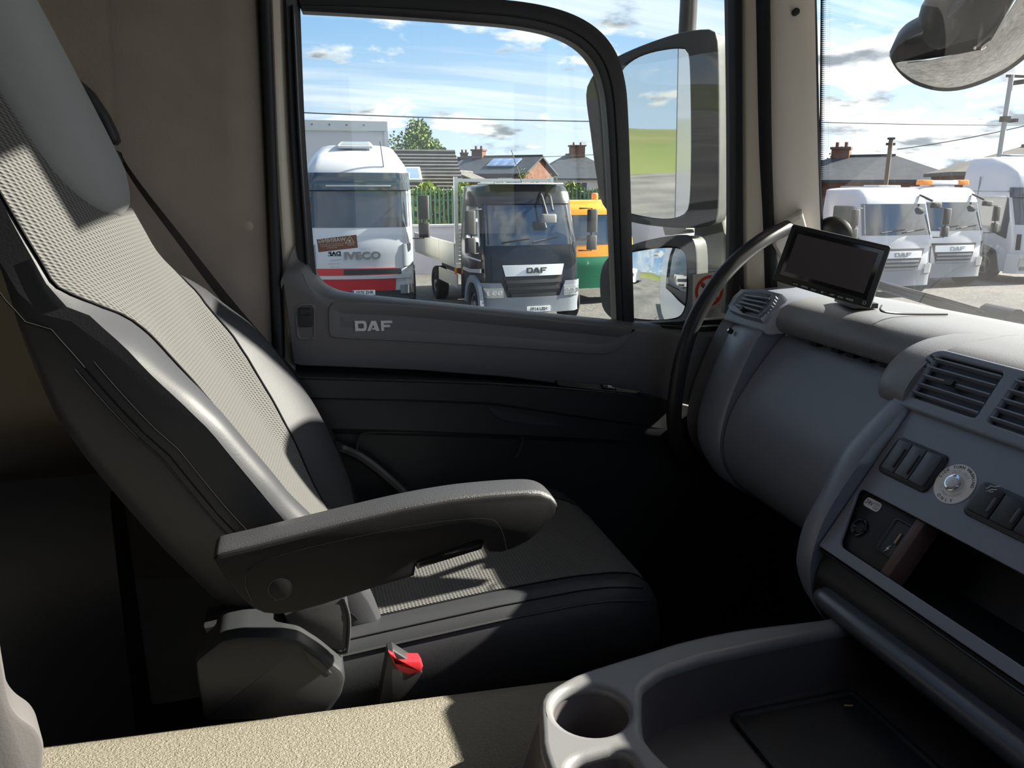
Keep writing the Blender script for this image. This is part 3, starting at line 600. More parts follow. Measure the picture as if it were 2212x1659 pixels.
# dark box behind the opening
mb = MB(); ux = min(u0, u1) - 0.004; b0 = [(ux, v0 - 0.004), (ux, v1 + 0.004), (RT - 0.02, v1 + 0.004), (RT - 0.02, v0 - 0.004)]
mb.grid([[fc.at(a, b, -0.005) for a, b in b0], [fc.at(a, b, -0.11) for a, b in b0]], cu=True, cap1=True); mb.build('storage_slot', 'dash_dark', da, smooth=False)
# tilted socket plate at its left end
us = cross_pt(1985, 1130)[0]
fk2 = Fr(fc.at((u0 + us) / 2, (v0 + v1) / 2, -0.010), fc.x, fc.y)
sp_ = slab(fk2, [(-(us - u0) / 2 - (u0 - ux), -(v1 - v0) / 2), ((us - u0) / 2 - 0.012, -(v1 - v0) / 2), ((us - u0) / 2 - 0.012, (v1 - v0) / 2), (-(us - u0) / 2 - (u0 - ux), (v1 - v0) / 2)], -0.01, 0.0, 'base_plastic', 'socket_plate', da, bev=0.001)
slab(fk2, [((us - u0) / 2 - 0.014, -(v1 - v0) / 2), ((us - u0) / 2 + 0.004, -(v1 - v0) / 2), ((us - u0) / 2 + 0.004, (v1 - v0) / 2), ((us - u0) / 2 - 0.014, (v1 - v0) / 2)], -0.03, 0.004, 'socket_trim', 'slot_cheek', da, bev=0.003)
q = fk2.uv(1857, 1140); so_ = slab(fk2, circle(q[0], q[1], 0.0155, 28), -0.004, 0.004, 'gloss_black', 'power_socket', da, bev=0.002, dish=(0.004, 0.010))
slab(fk2, circle(q[0], q[1], 0.0085, 20), -0.012, -0.004, 'dash_dark', 'socket_bore', so_)
q = fk2.uv(1885, 1090); st_ = slab(fk2, rnd([(q[0] - 0.017, q[1] - 0.008), (q[0] + 0.017, q[1] - 0.008), (q[0] + 0.017, q[1] + 0.008), (q[0] - 0.017, q[1] + 0.008)], 0.007), 0.0, 0.0006, 'white_ink', 'rating_label', da)
slab(fk2, rnd([(q[0] + 0.004, q[1] - 0.006), (q[0] + 0.0145, q[1] - 0.006), (q[0] + 0.0145, q[1] + 0.006), (q[0] + 0.002, q[1] + 0.006)], 0.003), 0.0005, 0.0009, 'grey_ink', 'label_field', st_)
text(fk2, '24V', q[0] - 0.0065, q[1], 0.0105, 'black_ink', 'lettering', st_, h=0.0008, ext=0.0001); text(fk2, '15A', q[0] + 0.0088, q[1], 0.0075, 'white_ink', 'lettering', st_, h=0.0011, ext=0.0001)
q = fk2.uv(1937, 1165); us_ = slab(fk2, rnd([(q[0] - 0.022, q[1] - 0.030), (q[0] + 0.022, q[1] - 0.030), (q[0] + 0.022, q[1] + 0.030), (q[0] - 0.022, q[1] + 0.030)], 0.008), -0.004, 0.003, 'black', 'usb_socket', da, bev=0.002, dish=(0.003, 0.002))
slab(fk2, [(q[0] - 0.005, q[1] - 0.009), (q[0] + 0.006, q[1] - 0.009), (q[0] + 0.006, q[1] + 0.011), (q[0] - 0.005, q[1] + 0.011)], -0.003, 0.0018, 'dash_dark', 'usb_port', us_); slab(fk2, [(q[0] + 0.001, q[1] - 0.007), (q[0] + 0.004, q[1] - 0.007), (q[0] + 0.004, q[1] + 0.010), (q[0] + 0.001, q[1] + 0.010)], 0.001, 0.0024, 'usb_copper', 'usb_tongue', us_)
slab(fk2, [(q[0] - 0.003 + a * 0.006, q[1] - 0.019 + b * 0.007) for a, b in ((0.5, 1), (-0.4, -0.1), (0.05, -0.1), (-0.4, -1), (0.55, 0.15), (0.1, 0.15))], 0.0012, 0.0022, 'white_ink', 'bolt_symbol', us_)
# blank rocker switches in two rounded housings
def switches(corners, n, ribs, nm, has_icon=False):
    P = [cross_pt(*p) for p in corners]; u_0 = min(p[0] for p in P); u_1 = max(p[0] for p in P); v_0 = min(p[1] for p in P); v_1 = max(p[1] for p in P)
    return u_0, u_1, v_0, v_1
ua, va = cross_pt(1897, 1012); ub, vb = cross_pt(2052, 985); uc, vcx = cross_pt(1950, 948); ud, vd = cross_pt(2000, 1066)
U0, U1, Vt, Vb = ua, ub, vcx, vd
def bank(U0, U1, Vb, Vt, n, ribs, parent, m1, m2):
    h = slab(fc, rnd([(U0, Vb), (U1, Vb), (U1, Vt), (U0, Vt)], 0.012, 5), -0.002, 0.0045, 'dash_dark', 'switch_housing', parent, bev=0.0035)
    g = 0.007; w = (U1 - U0 - 2 * g) / n
    for i in range(n):
        a = U0 + g + w * i + 0.0006; b = a + w - 0.0012
        s = slab(fc, rnd([(a, Vb + g), (b, Vb + g), (b, Vt - g * 0.8), (a, Vt - g * 0.8)], 0.003, 2), 0.002, 0.008, m1, 'rocker', h, bev=0.002)
        if i in ribs:
            slab(fc, rnd([(b - 0.008, Vb + g + 0.008), (b - 0.003, Vb + g + 0.008), (b - 0.003, Vt - g - 0.010), (b - 0.008, Vt - g - 0.010)], 0.002, 2), 0.007, 0.0105, m2, 'rocker_rib', s, bev=0.0015)
    return h
mat('rocker', (0.075, 0.082, 0.095), 0.35, 0.5)
def corners(TL, TR, BR, BL):
    a_, b_, c_, d_ = [cross_pt(*p) for p in (TL, TR, BR, BL)]; return (a_[0] + d_[0]) / 2, (b_[0] + c_[0]) / 2, (c_[1] + d_[1]) / 2, (a_[1] + b_[1]) / 2
K = corners((1950, 944), (2057, 990), (1995, 1071), (1893, 1012)); bk = bank(K[0], K[1], K[2], K[3], 3, (0, 1), da, 'rocker', 'dash_dark')
ue, ve = cross_pt(2078, 1093)
K = corners((2128, 1036), (2230, 1085), (2175, 1158), (2077, 1106)); bk2 = bank(K[0], K[0] + 0.20, K[2], K[3], 5, (0, 1, 2), da, 'black', 'rocker')
# seat-belt picture on the first dark rocker
q = cross_pt(2150, 1064); g_ = MB()
for a, b in (((-0.010, 0.006), (0.002, 0.008)), ((0.002, 0.008), (0.012, 0.014)), ((-0.008, -0.006), (0.0, 0.001)), ((0.0, 0.001), (0.010, 0.004)), ((-0.002, -0.006), (0.006, -0.002)), ((-0.014, -0.002), (-0.008, 0.004))):
    g_.tube([fc.at(q[0] + a[0] * 0.6, q[1] + a[1] * 0.7, 0.0083), fc.at(q[0] + b[0] * 0.6, q[1] + b[1] * 0.7, 0.0083)], 0.0006, 6)
g_.build('belt_symbol', 'white_ink', bk2)
# small screw recess on the rim
fr2 = Fr(PY(1913, 902, 1.010), (0, -1, 0), (0.56, 0, 0.82)); r_ = slab(fr2, circle(0, 0, 0.007, 16, 0.008), -0.006, 0.0035, 'dash_dark', 'screw_cup', da, bev=0.001, dish=(0.002, 0.002)); slab(fr2, circle(0, 0, 0.0033, 10), -0.003, 0.002, 'chrome', 'screw', r_)
# --- vent hood with two vents
fh = Fr(PY(2060, 850, 0.94), (0, -1, 0), (0.52, 0, 0.85))
hood = [(1.45, 2.12), (1.38, 2.185), (1.26, 2.203), (1.14, 2.206), (1.06, 2.200), (1.005, 2.186), (0.968, 2.164), (0.946, 2.138), (0.938, 2.116), (0.945, 2.098), (0.98, 2.09), (1.1, 2.07)]
Ph = cr(hood, 4)
def hoodrow(y, k, sh):
    cx, cz = 1.16, 2.10
    return [V((cx + (x - cx) * k + sh, y, cz + (z - cz) * (k ** 0.7))) for x, z in Ph]
mb = MB(); mb.grid([hoodrow(1.098, 0.55, 0.02), hoodrow(1.092, 0.78, 0.01), hoodrow(1.078, 0.92, 0.004), hoodrow(1.055, 0.985, 0), hoodrow(1.03, 1, 0), hoodrow(0.995, 1, 0)] , cu=True, cap0=True, cap1=True); mb.build('hood_end', 'dash_pad', da, ang=70)
hood2 = [(1.45, 2.12), (1.38, 2.185), (1.26, 2.203), (1.14, 2.206), (1.06, 2.200), (1.016, 2.190), (0.99, 2.170), (0.978, 2.15), (0.962, 2.115), (0.952, 2.098), (0.98, 2.09), (1.1, 2.07)]
prof_loft('hood_top', hood2, [0.9955, 0.7, 0.4, 0.0, -0.3], 'dash_pad', da, 4)
# bezel plate and louvres
def fhp(pts): return [fh.uv(*p) for p in pts]
vb_ = fhp([(1990, 862), (2062, 778), (2196, 832), (2122, 925)])
L_, T_, Rr_, Bt = min(vb_[0][0], vb_[1][0]), (vb_[1][1] + vb_[2][1]) / 2, 0, (vb_[0][1] + vb_[3][1]) / 2
wv = vb_[3][0] - vb_[0][0]
h1p = rnd([(vb_[0][0], Bt), (vb_[0][0] + wv, Bt), (vb_[0][0] + wv, T_), (vb_[0][0] + 0.006, T_)], 0.006, 3)
off = wv + 0.022
h2p = [(a + off, b) for a, b in h1p]
of_ = fhp([(1962, 884), (1972, 858), (2010, 792), (2072, 766)])
ul = vb_[0][0] - 0.030; bo = rnd([(ul, Bt - 0.020), (0.9, Bt - 0.020), (0.9, T_ + 0.012), (ul + 0.026, T_ + 0.012), (ul + 0.004, T_ - 0.018)], [0.010, 0.002, 0.002, 0.02, 0.015], 5)
bz = ring_plate(fh, bo, [h1p, h2p], 0.010, 0.024, 'dash', 'vent_bezel', da, bev=0.004)
for hp in (h1p, h2p):
    x0 = min(p[0] for p in hp); x1 = max(p[0] for p in hp)
    vt = slab(fh, [(x0 - 0.004, Bt - 0.004), (x1 + 0.004, Bt - 0.004), (x1 + 0.004, T_ + 0.004), (x0 - 0.004, T_ + 0.004)], 0.0, 0.0145, 'dash_dark', 'vent', da)
    for i in range(5):
        v = Bt + (T_ - Bt) * (i + 0.5) / 5; mb = MB()
        rot = Matrix((fh.x, fh.y, fh.n)).transposed() @ Matrix.Rotation(-0.25, 3, 'X'); mb.box(fh.at((x0 + x1) / 2, v, 0.0195), (x1 - x0 + 0.002, 0.0024, 0.012), rot); mb.build('louvre', 'dash', vt)
    kb = MB(); kb.box(fh.at(x0 + (x1 - x0) * 0.45, Bt + (T_ - Bt) * 0.5, 0.027), (0.016, 0.009, 0.008), Matrix((fh.x, fh.y, fh.n)).transposed()); kb.build('louvre_knob', 'black', vt)
# thumb wheel at the left of the first vent
twp = [(vb_[0][0] - 0.012, Bt + 0.006), (vb_[0][0] - 0.002, T_ - 0.006)]
for i in range(9):
    t = i / 8; a = twp[0][0] + (twp[1][0] - twp[0][0]) * t - 0.006 * math.sin(math.pi * t); b = twp[0][1] + (twp[1][1] - twp[0][1]) * t; mb = MB()
    mb.box(fh.at(a, b, 0.0225), (0.011, 0.0035, 0.006), Matrix((fh.x, fh.y, fh.n)).transposed() @ Matrix.Rotation(-0.35, 3, 'Z')); mb.build('thumb_rib', 'base_plastic', bz)
q = (vb_[0][0] - 0.018, Bt - 0.006); slab(fh, circle(q[0], q[1], 0.003, 14), 0.022, 0.0246, 'grey_ink', 'shut_mark', bz)
# --- lower centre: dark moulding and rounded drawer lip
low = [(0.812, 1.862), (0.800, 1.84), (0.795, 1.81), (0.803, 1.77), (0.83, 1.73), (0.87, 1.70), (0.95, 1.67), (1.1, 1.66), (1.1, 1.86)]
prof_loft('lower_moulding', low, [0.988, 0.98, 0.6, 0.2, -0.35], 'dash_dark', da, 3, shift=lambda y: (0.012, 0) if y > 0.985 else (0, 0))
mb = MB(); P0 = PY(1812, 1278, 0.955) + V((-0.038, 0, 0.004))
lipp = [(0.0, 0.0), (-0.014, -0.002), (-0.024, -0.012), (-0.022, -0.026), (-0.008, -0.040), (0.02, -0.05), (0.03, -0.02)]
rows = []
for y, k in ((0.966, 0.15), (0.963, 0.55), (0.955, 0.85), (0.94, 1), (0.7, 1.1), (0.4, 1.2), (-0.3, 1.2)):
    rows.append([V((P0.x + 0.012 + x * k * 1.15, y, P0.z + 0.012 + (z + 0.02) * k - 0.02)) for x, z in cr(lipp, 4)])
mb.grid(rows, cu=True, cap0=True, cap1=True); mb.build('drawer_lip', 'drawer_lip', da, ang=70)
mb = MB(); mb.tube([PY(1772, 1186, 0.986), PY(2212, 1500, 0.60), PY(2400, 1635, 0.47)], 0.0022, 6); mb.build('panel_lip', 'base_plastic', da)
# ---------------------------------------------------------------- round warning cut-out button
q = cross_pt(2063, 1046)
bt = thing('warning_button', 'white round label with metal push button on the switch panel', 'button', fc.at(q[0], q[1], 0))
slab(fc, circle(q[0], q[1], 0.0315, 40), 0.0001, 0.0011, 'white_ink', 'label_disc', bt)
slab(fc, circle(q[0], q[1], 0.0135, 28), 0.0010, 0.007, 'chrome', 'collar', bt, bev=0.002); slab(fc, circle(q[0], q[1], 0.0088, 24), 0.006, 0.0095, 'silver', 'plunger', bt, bev=0.001)
def arc(body, r, a0_, a1_, size, flip=False, m='grey_ink'):
    n = len(body)
    for i, ch in enumerate(body):
        if ch == ' ': continue
        a = R(a0_ + (a1_ - a0_) * i / max(1, n - 1)); rot = a - math.pi / 2 if not flip else a + math.pi / 2
        text(fc, ch, q[0] + r * math.cos(a), q[1] + r * math.sin(a), size, m, 'lettering', bt, h=0.0012, ext=0.0001, rot=rot, bold=0.0001)
arc('SIDE TURN WARNING', 0.0270, 176, 14, 0.0066, m='black_ink'); arc('CUT-OUT', 0.0195, 130, 50, 0.0062); arc('11.30pm-7.00am', 0.0195, 210, 330, 0.0046, True); arc('ONLY', 0.0270, 246, 294, 0.0066, True, 'black_ink')
# ---------------------------------------------------------------- monitor on the dash
MB_R = PZ(1880, 668, 2.216); vn_ = -ray(1797, 575).normalized(); vn_ = (vn_ * 0.8 + V((-0.8, -0.6, 0.1)).normalized() * 0.2).normalized()
t_ = V((0, 0, 1)) - vn_ * vn_.z; fmn = Fr(MB_R, t_.cross(vn_), t_); p_, q_ = fmn.hit(1668, 605), fmn.hit(1712, 483); fmn = Fr(p_, MB_R - p_, q_ - p_)
mo = thing('monitor', 'black dashboard screen on a stand below the front pillar', 'monitor', PZ(1770, 650, 2.208))
pslab(fmn, [(1668, 605), (1880, 668), (1926, 532), (1712, 483)], -0.022, 0.0, 'black', 'case', mo, bev=0.003, r=0.006)
pslab(fmn, [(1682, 592), (1872, 648), (1912, 540), (1718, 494)], -0.001, 0.0012, 'gloss_black', 'bezel', mo, bev=0.0008, r=0.003)
pslab(fmn, [(1694, 586), (1866, 634), (1898, 547), (1724, 505)], 0.001, 0.0016, 'screen', 'display', mo)
for i, (px, py, s_) in enumerate([(1718, 614, 'V O'), (1738, 620, 'MENU'), (1757, 626, 'O A'), (1776, 631, ''), (1797, 637, 'OFF'), (1815, 642, 'CHV'), (1835, 647, 'MODE')]):
    a, b = fmn.uv(px, py); k_ = slab(fmn, rnd([(a - 0.008, b - 0.0035), (a + 0.008, b - 0.0035), (a + 0.008, b + 0.0035), (a - 0.008, b + 0.0035)], 0.002), -0.001, 0.0016, 'black', 'key', mo, bev=0.0006)
    if s_: text(fmn, s_, a, b, 0.005, 'white_ink', 'lettering', k_, h=0.0018, ext=0.0001)
    else: ring_plate(fmn, circle(a, b, 0.0022, 12), [circle(a, b, 0.0015, 12)], 0.0016, 0.002, 'white_ink', 'symbol', k_)
a, b = fmn.uv(1867, 654); ring_plate(fmn, circle(a, b, 0.0034, 18), [circle(a, b, 0.0022, 18)], 0.0, 0.0016, 'grey_ink', 'sensor', mo)
b0 = fmn.at(0.13, 0.0, -0.014); mb = MB(); mb.box((b0.x + 0.085, b0.y + 0.05, 2.213), (0.05, 0.10, 0.010), Matrix.Rotation(-0.3, 3, 'Z')); mb.tube([V((b0.x + 0.085, b0.y + 0.05, 2.21)), V((b0.x + 0.07, b0.y + 0.04, 2.235)), fmn.at(0.12, 0.03, -0.02)], 0.010, 10); mb.build('stand', 'black', mo)
mb = MB(); a = fmn.at(0.21, 0.012, -0.015); mb.tube([V(p) for p in cr([a, PZ(1905, 672, 2.216), PZ(1950, 678, 2.21), V((1.2, 1.19, 2.209))], 6)], 0.0022, 6); mb.build('cable', 'black', mo)
# round suction cup behind it
pc = PX(1797, 512, 1.29); fcu = Fr(pc, (0.55, -0.83, 0), (-0.12, -0.08, 0.99)); mb = MB(); rows = []
for r__, h__ in ((0.046, -0.012), (0.050, -0.006), (0.048, 0.0), (0.040, 0.010), (0.030, 0.016), (0.012, 0.020)):
    rows.append([fcu.at(math.cos(t) * r__, math.sin(t) * r__, h__) for t in [2 * math.pi * k / 28 for k in range(28)]])
mb.grid(rows, cu=True, cap0=True, cap1=True); sc_ = mb.build('suction_cup', 'black'); tag(sc_, 'black round suction cup on the windscreen behind the monitor', 'suction cup')
# ---------------------------------------------------------------- grab handle
hp = [(1700, 492, 1.665), (1672, 505, 1.645), (1640, 524, 1.625), (1595, 560, 1.615), (1555, 603, 1.61), (1520, 655, 1.607), (1492, 712, 1.605), (1472, 780, 1.605), (1460, 850, 1.61), (1456, 910, 1.62), (1468, 965, 1.635), (1500, 1010, 1.655)]
mb = MB(); mb.tube([V(p) for p in cr([PY(*p) for p in hp], 5)], 0.0185, 14); gh = mb.build('grab_handle', 'black'); tag(gh, 'black curved grab handle from the front pillar down past the door', 'grab handle')
# ================================================================ engine cover between the seats
def tz(x): return interp([-0.9, -0.38, 0.43, 0.8], [1.735, 1.705, 1.662, 1.645], x)
mb = MB(); rows = []
for x in [-0.75 + 0.08 * i for i in range(22)]:
    z = tz(x); rows.append([V((x, 1.055, 1.25)), V((x, 1.055, z - 0.05)), V((x, 1.052, z - 0.018)), V((x, 1.04, z - 0.004)), V((x, 1.02, z)), V((x, 0.9, z + 0.004)), V((x, 0.7, z + 0.004)), V((x, 0.5, z)), V((x, 0.42, z - 0.02)), V((x, 0.40, z - 0.06)), V((x, 0.38, 1.25))])
mb.grid(rows, cu=False, cap0=False); ec = mb.build('engine_cover', 'vinyl', ang=70); tag(ec, 'beige grained vinyl engine cover running between the seats', 'engine cover')
# pale moulded bunk corner low on the left
fb = Fr(PY(40, 1500, 0.80), (0.92, 0.38, 0), (0, 0, 1))
bp_ = pslab(fb, cr([(-120, 1300), (-35, 1310), (-8, 1350), (6, 1430), (22, 1512), (42, 1546), (76, 1572), (93, 1602), (95, 1640), (86, 1720), (40, 1760), (-120, 1760)], 5, True), -0.05, 0.0, 'pale_panel', 'bunk_panel', bev=0.006); tag(bp_, 'pale grey moulded bunk panel corner at the lower left', 'panel')
# ================================================================ cup holder console on the engine cover
co = thing('cup_console', 'light grey cup holder console with open tray on the engine cover', 'console', (0.45, 0.8, 1.66))
ZC = 1.79
fo_ = Fr((0.45, 0.8, ZC), (1, 0, 0), (0, 1, 0))
def pc_(pts, z=ZC): return [(lambda p: (p.x - 0.45, p.y - 0.8))(PZ(a, b, z)) for a, b in pts]
outer = pc_([(1165, 1512), (1180, 1490), (1240, 1455), (1320, 1428), (1400, 1404), (1480, 1380), (1600, 1356), (1780, 1334)]) + [(0.58, 0.10), (0.58, -0.32), (0.0, -0.32), (-0.17, -0.30), (-0.205, -0.2)] + pc_([(1176, 1640), (1166, 1570)])
outer = resample(cr(outer, 5, True), 120)
cup = resample(cr(pc_([(1190, 1535), (1200, 1495), (1235, 1473), (1280, 1467), (1325, 1478), (1352, 1505), (1362, 1545), (1350, 1583), (1300, 1601), (1250, 1596), (1205, 1570)]), 4, True), 40)
cc = V((sum(p[0] for p in cup) / 40, sum(p[1] for p in cup) / 40)); cup = circle(cc.x, cc.y, 0.049, 40)
tray = rnd(pc_([(1388, 1482), (1430, 1450), (1520, 1420), (1790, 1362)]) + [(0.54, 0.07), (0.54, -0.26), (-0.03, -0.26)] + pc_([(1416, 1622), (1390, 1588), (1386, 1535)]), 0.012, 4)
slot = rnd(pc_([(1228, 1655), (1250, 1635), (1330, 1615), (1360, 1622)]) + [(-0.10, -0.20), (-0.19, -0.18)], 0.012, 4)
ring_plate(fo_, outer, [cup, tray, slot], -0.022, 0.0, 'console', 'rim', co, bev=0.0105, res=4)
mb = MB(); oo = outer if area(outer) > 0 else outer[::-1]
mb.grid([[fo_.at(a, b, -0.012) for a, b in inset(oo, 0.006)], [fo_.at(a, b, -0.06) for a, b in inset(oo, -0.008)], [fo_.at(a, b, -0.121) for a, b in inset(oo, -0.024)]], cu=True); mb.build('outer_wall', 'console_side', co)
def well(nm, poly, depth, m, grow=0.0, taper=0.01):
    p = poly if area(poly) > 0 else poly[::-1]; mb = MB(); mb.grid([[fo_.at(a, b, -0.012) for a, b in inset(p, -0.004)], [fo_.at(a, b, -depth * 0.5) for a, b in inset(p, taper * 0.4)], [fo_.at(a, b, -depth) for a, b in inset(p, taper)]], cu=True, cap1=True); return mb.build(nm, m, co)
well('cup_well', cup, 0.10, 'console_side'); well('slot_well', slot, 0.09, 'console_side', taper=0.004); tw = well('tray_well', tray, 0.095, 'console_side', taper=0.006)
# rubber mat with a raised rib in the tray
ft = Fr((0.45, 0.8, ZC - 0.092), (1, 0, 0), (0, 1, 0))
mm_ = slab(ft, rnd([(ft.uv(1570, 1545)[0], ft.uv(1570, 1545)[1]), (0.33, ft.uv(1570, 1545)[1]), (0.33, -0.24), (ft.uv(1570, 1545)[0], -0.24)], 0.02), 0.0, 0.006, 'rubber', 'rubber_mat', co, bev=0.004, dish=(0.008, 0.004))
# small shiny crumb
q = ft.uv(1829, 1535); mb = MB(); mb.tube([ft.at(q[0] - 0.006, q[1], 0.010), ft.at(q[0] + 0.006, q[1] - 0.004, 0.010)], 0.0016, 6); cb_o = mb.build('copper_clip', 'usb_copper'); tag(cb_o, 'tiny copper coloured clip lying in the dark console tray', 'clip')
# ================================================================ passenger seat
YS = 1.40
se = thing('passenger_seat', 'black passenger seat with woven grey centre, grey head pad and folding armrest', 'seat', (0.2, YS, FLOOR_Z))
SP = [(0.085, 1.70), (0.035, 1.79), (-0.013, 1.872), (-0.090, 1.995), (-0.170, 2.139), (-0.220, 2.256), (-0.250, 2.35), (-0.276, 2.42), (-0.315, 2.53), (-0.356, 2.64), (-0.386, 2.72), (-0.412, 2.785), (-0.422, 2.81)]
SPL = cr(SP, 6)
zs_ = [p[1] for p in SPL]
def spine(z): return interp(zs_, [p[0] for p in SPL], z)
def tang(z): a = V((spine(z - 0.02), 0, z - 0.02)); b = V((spine(z + 0.02), 0, z + 0.02)); return (b - a).normalized()
def Wz(z): return interp([1.70, 1.79, 1.87, 2.0, 2.14, 2.24, 2.30, 2.38, 2.48, 2.60, 2.70, 2.76, 2.79, 2.81], [0.20, 0.225, 0.245, 0.262, 0.265, 0.255, 0.245, 0.232, 0.220, 0.200, 0.170, 0.130, 0.095, 0.04], z)
def Bz(z): return interp([1.70, 1.80, 1.9, 2.0, 2.15, 2.24, 2.30, 2.34], [0.02, 0.05, 0.062, 0.066, 0.058, 0.035, 0.008, 0.0], z)
def Cz(z): return interp([1.7, 2.1, 2.25, 2.35, 2.6, 2.8], [0.0, 0.0, 0.035, 0.07, 0.085, 0.085], z)
def Dz(z): return interp([1.70, 1.9, 2.2, 2.5, 2.75, 2.81], [0.13, 0.165, 0.165, 0.12, 0.09, 0.06], z)
def bump(q):
    a = abs(q)
    if a < 0.25: return 0.0
    if a < 0.90: t = (a - 0.25) / 0.65; return t * t * (3 - 2 * t)
    t = (a - 0.90) / 0.10; return 1 - 0.30 * t ** 2.0
def hq(z, q): return 0.12 * Wz(z) * q * interp([1.75, 1.95], [0, 1], z) + Bz(z) * bump(q) - Cz(z) * q * q - (0.02 if z > 2.3 else 0.0) * max(0, (abs(q) - 0.9) / 0.1) ** 2
def sp_pt(z, q, h=0.0, w=None):
    t = tang(z); n = V((t.z, 0, -t.x)); W = Wz(z); hh = hq(z, q) + h
    return V((spine(z), YS, z)) + n * hh + V((0, W * q if w is None else w, 0))
def smooth_rows(zl, qs, off=0.0): return [[sp_pt(z, q, off) for q in qs] for z in zl]
ZL = [1.70 + (2.81 - 1.70) * i / 60 for i in range(61)]
QF = [-1, -0.985, -0.965, -0.94] + [-0.9 + 1.8 * i / 36 for i in range(37)] + [0.94, 0.965, 0.985, 1]
mb = MB(); rows = []
for z in ZL:
    t = tang(z); n = V((t.z, 0, -t.x)); W = Wz(z); D = Dz(z); c = V((spine(z), YS, z)); row = [sp_pt(z, q) for q in QF]
    hs = hq(z, 1.0)
    for (a, d) in ((1.0, 0.25), (1.0, 0.6), (0.97, 0.85), (0.86, 0.97), (0.5, 1.0), (0, 1.02), (-0.5, 1.0), (-0.86, 0.97), (-0.97, 0.85), (-1.0, 0.6), (-1.0, 0.25)):
        row.append(c + V((0, W * a, 0)) + n * (hs + (-D - hs) * d))
    rows.append(row)
mb.grid(rows, cu=True, cap0=True, cap1=True); mb.build('backrest', 'leather', se, ang=60)
def qf(z): return interp([1.76, 1.86, 1.93, 2.02, 2.15, 2.22, 2.27, 2.30, 2.33, 2.8], [0.30, 0.36, 0.46, 0.53, 0.60, 0.62, 0.68, 0.80, 0.90, 0.93], z)
ZF = [1.76 + (2.795 - 1.76) * i / 70 for i in range(71)]
vs = []; uv = []; fs_ = []; n_ = 40; acc = 0; prev = None
for z in ZF:
    c = V((spine(z), 0, z)); acc += (c - prev).length if prev else 0; prev = c; k = qf(z)
    for j in range(n_ + 1):
        q = -k + 2 * k * j / n_; e = min(1.0, (1 - abs(2 * j / n_ - 1)) * 12); vs.append(sp_pt(z, q, 0.0005 + 0.004 * e)); uv.append((q * Wz(z), acc))
for i in range(len(ZF) - 1):
    for j in range(n_): a = i * (n_ + 1) + j; fs_.append((a, a + 1, a + n_ + 2, a + n_ + 1))
mesh('fabric_panel', vs, fs_, 'weave', se, uv=uv, ang=80)
# seam cords and double stitching along the side seams
def seam(nm, q, dh, z0, z1, r, m, parent, dw=0.0):
    mb = MB(); pts = []
    for i in range(60):
        z = z0 + (z1 - z0) * i / 59; p = sp_pt(z, q, (-Bz(z) * 0.7 - 0.016) if abs(q) >= 1 else 0.0); t = tang(z); n = V((t.z, 0, -t.x)); pts.append(p + n * dh + V((0, dw, 0)))
    mb.tube(pts, r, 6); return mb.build(nm, m, parent)
for sgn in (-1, 1):
    seam('seam_cord', sgn, -0.004, 1.72, 2.74, 0.0013, 'stitch', se)
    seam('stitching', sgn, 0.011, 1.74, 2.24, 0.0009, 'stitch', se, sgn * 0.001); seam('stitching', sgn, -0.015, 1.74, 2.24, 0.0009, 'stitch', se, sgn * 0.001)
mb = MB(); pts = []
for sgn in (-1, 1):
    mb = MB(); mb.tube([sp_pt(z, sgn * qf(z), 0.002) for z in ZF[:55]], 0.0022, 6); mb.build('panel_seam', 'stitch', se)
# sewn edge above the shoulder on the side
# grey head pad
ZH = [2.40 + (2.79 - 2.40) * i / 30 for i in range(31)]; rows = []
mb = MB()
for i, z in enumerate(ZH):
    s = i / 30; w = 0.114 * (max(0.0, 1 - (max(0, 0.36 - s) / 0.36) ** 2.6)) ** 0.5 * (1 if s < 0.75 else 1 - 0.25 * ((s - 0.75) / 0.25) ** 2); w = max(w, 0.004)
    t = tang(z); n = V((t.z, 0, -t.x)); row = []
    for j in range(21):
        a = -1 + 2 * j / 20; q = (w * a - 0.012) / Wz(z); row.append(sp_pt(z, q, 0.004 + 0.026 * (1 - a ** 4) * min(1, s * 6) ** 0.5))
    row.append(sp_pt(z, (w - 0.012) / Wz(z), -0.004)); row.append(sp_pt(z, (-w - 0.012) / Wz(z), -0.004)); rows.append(row)
mb.grid(rows, cu=True, cap0=True, cap1=True); mb.build('head_pad', 'headrest', se, ang=70)
# ---- cushion
XL = [-0.04 + 0.68 * i / 44 for i in range(45)]
def Wc(x): return 0.268 * (1 - 0.30 * max(0, (x - 0.48) / 0.16) ** 3)
def zc_(x, q):
    b = interp([-0.04, 0.1, 0.3, 0.45, 0.54, 0.58, 0.61, 0.63, 0.64], [1.70, 1.712, 1.728, 1.735, 1.732, 1.722, 1.702, 1.67, 1.64], x)
    a = abs(q); e = 0.0
    if a > 0.55: t = min(1, (a - 0.55) / 0.30); e = (0.034 if q > 0 else 0.020) * t * t * (3 - 2 * t) * (1 - max(0, (x - 0.5) / 0.14))
    d = -0.05 * (max(0, a - 0.84) / 0.16) ** 2.2
    return b + e + d
QC = [-1 + 2 * i / 40 for i in range(41)]
mb = MB(); rows = []
for x in XL:
    W = Wc(x); lo = 1.575
    row = [V((x, YS - W * 0.96, lo)), V((x, YS - W * 1.0, lo + 0.03))] + [V((x, YS + W * q, zc_(x, q))) for q in QC] + [V((x, YS + W, lo + 0.03)), V((x, YS + W * 0.96, lo))]
    rows.append(row)
mb.grid(rows, cu=True, cap0=True, cap1=True); mb.build('cushion', 'leather', se, ang=60)
vs = []; uv = []; fs_ = []; XF = [-0.02 + 0.645 * i / 50 for i in range(51)]; acc = 0; prev = None
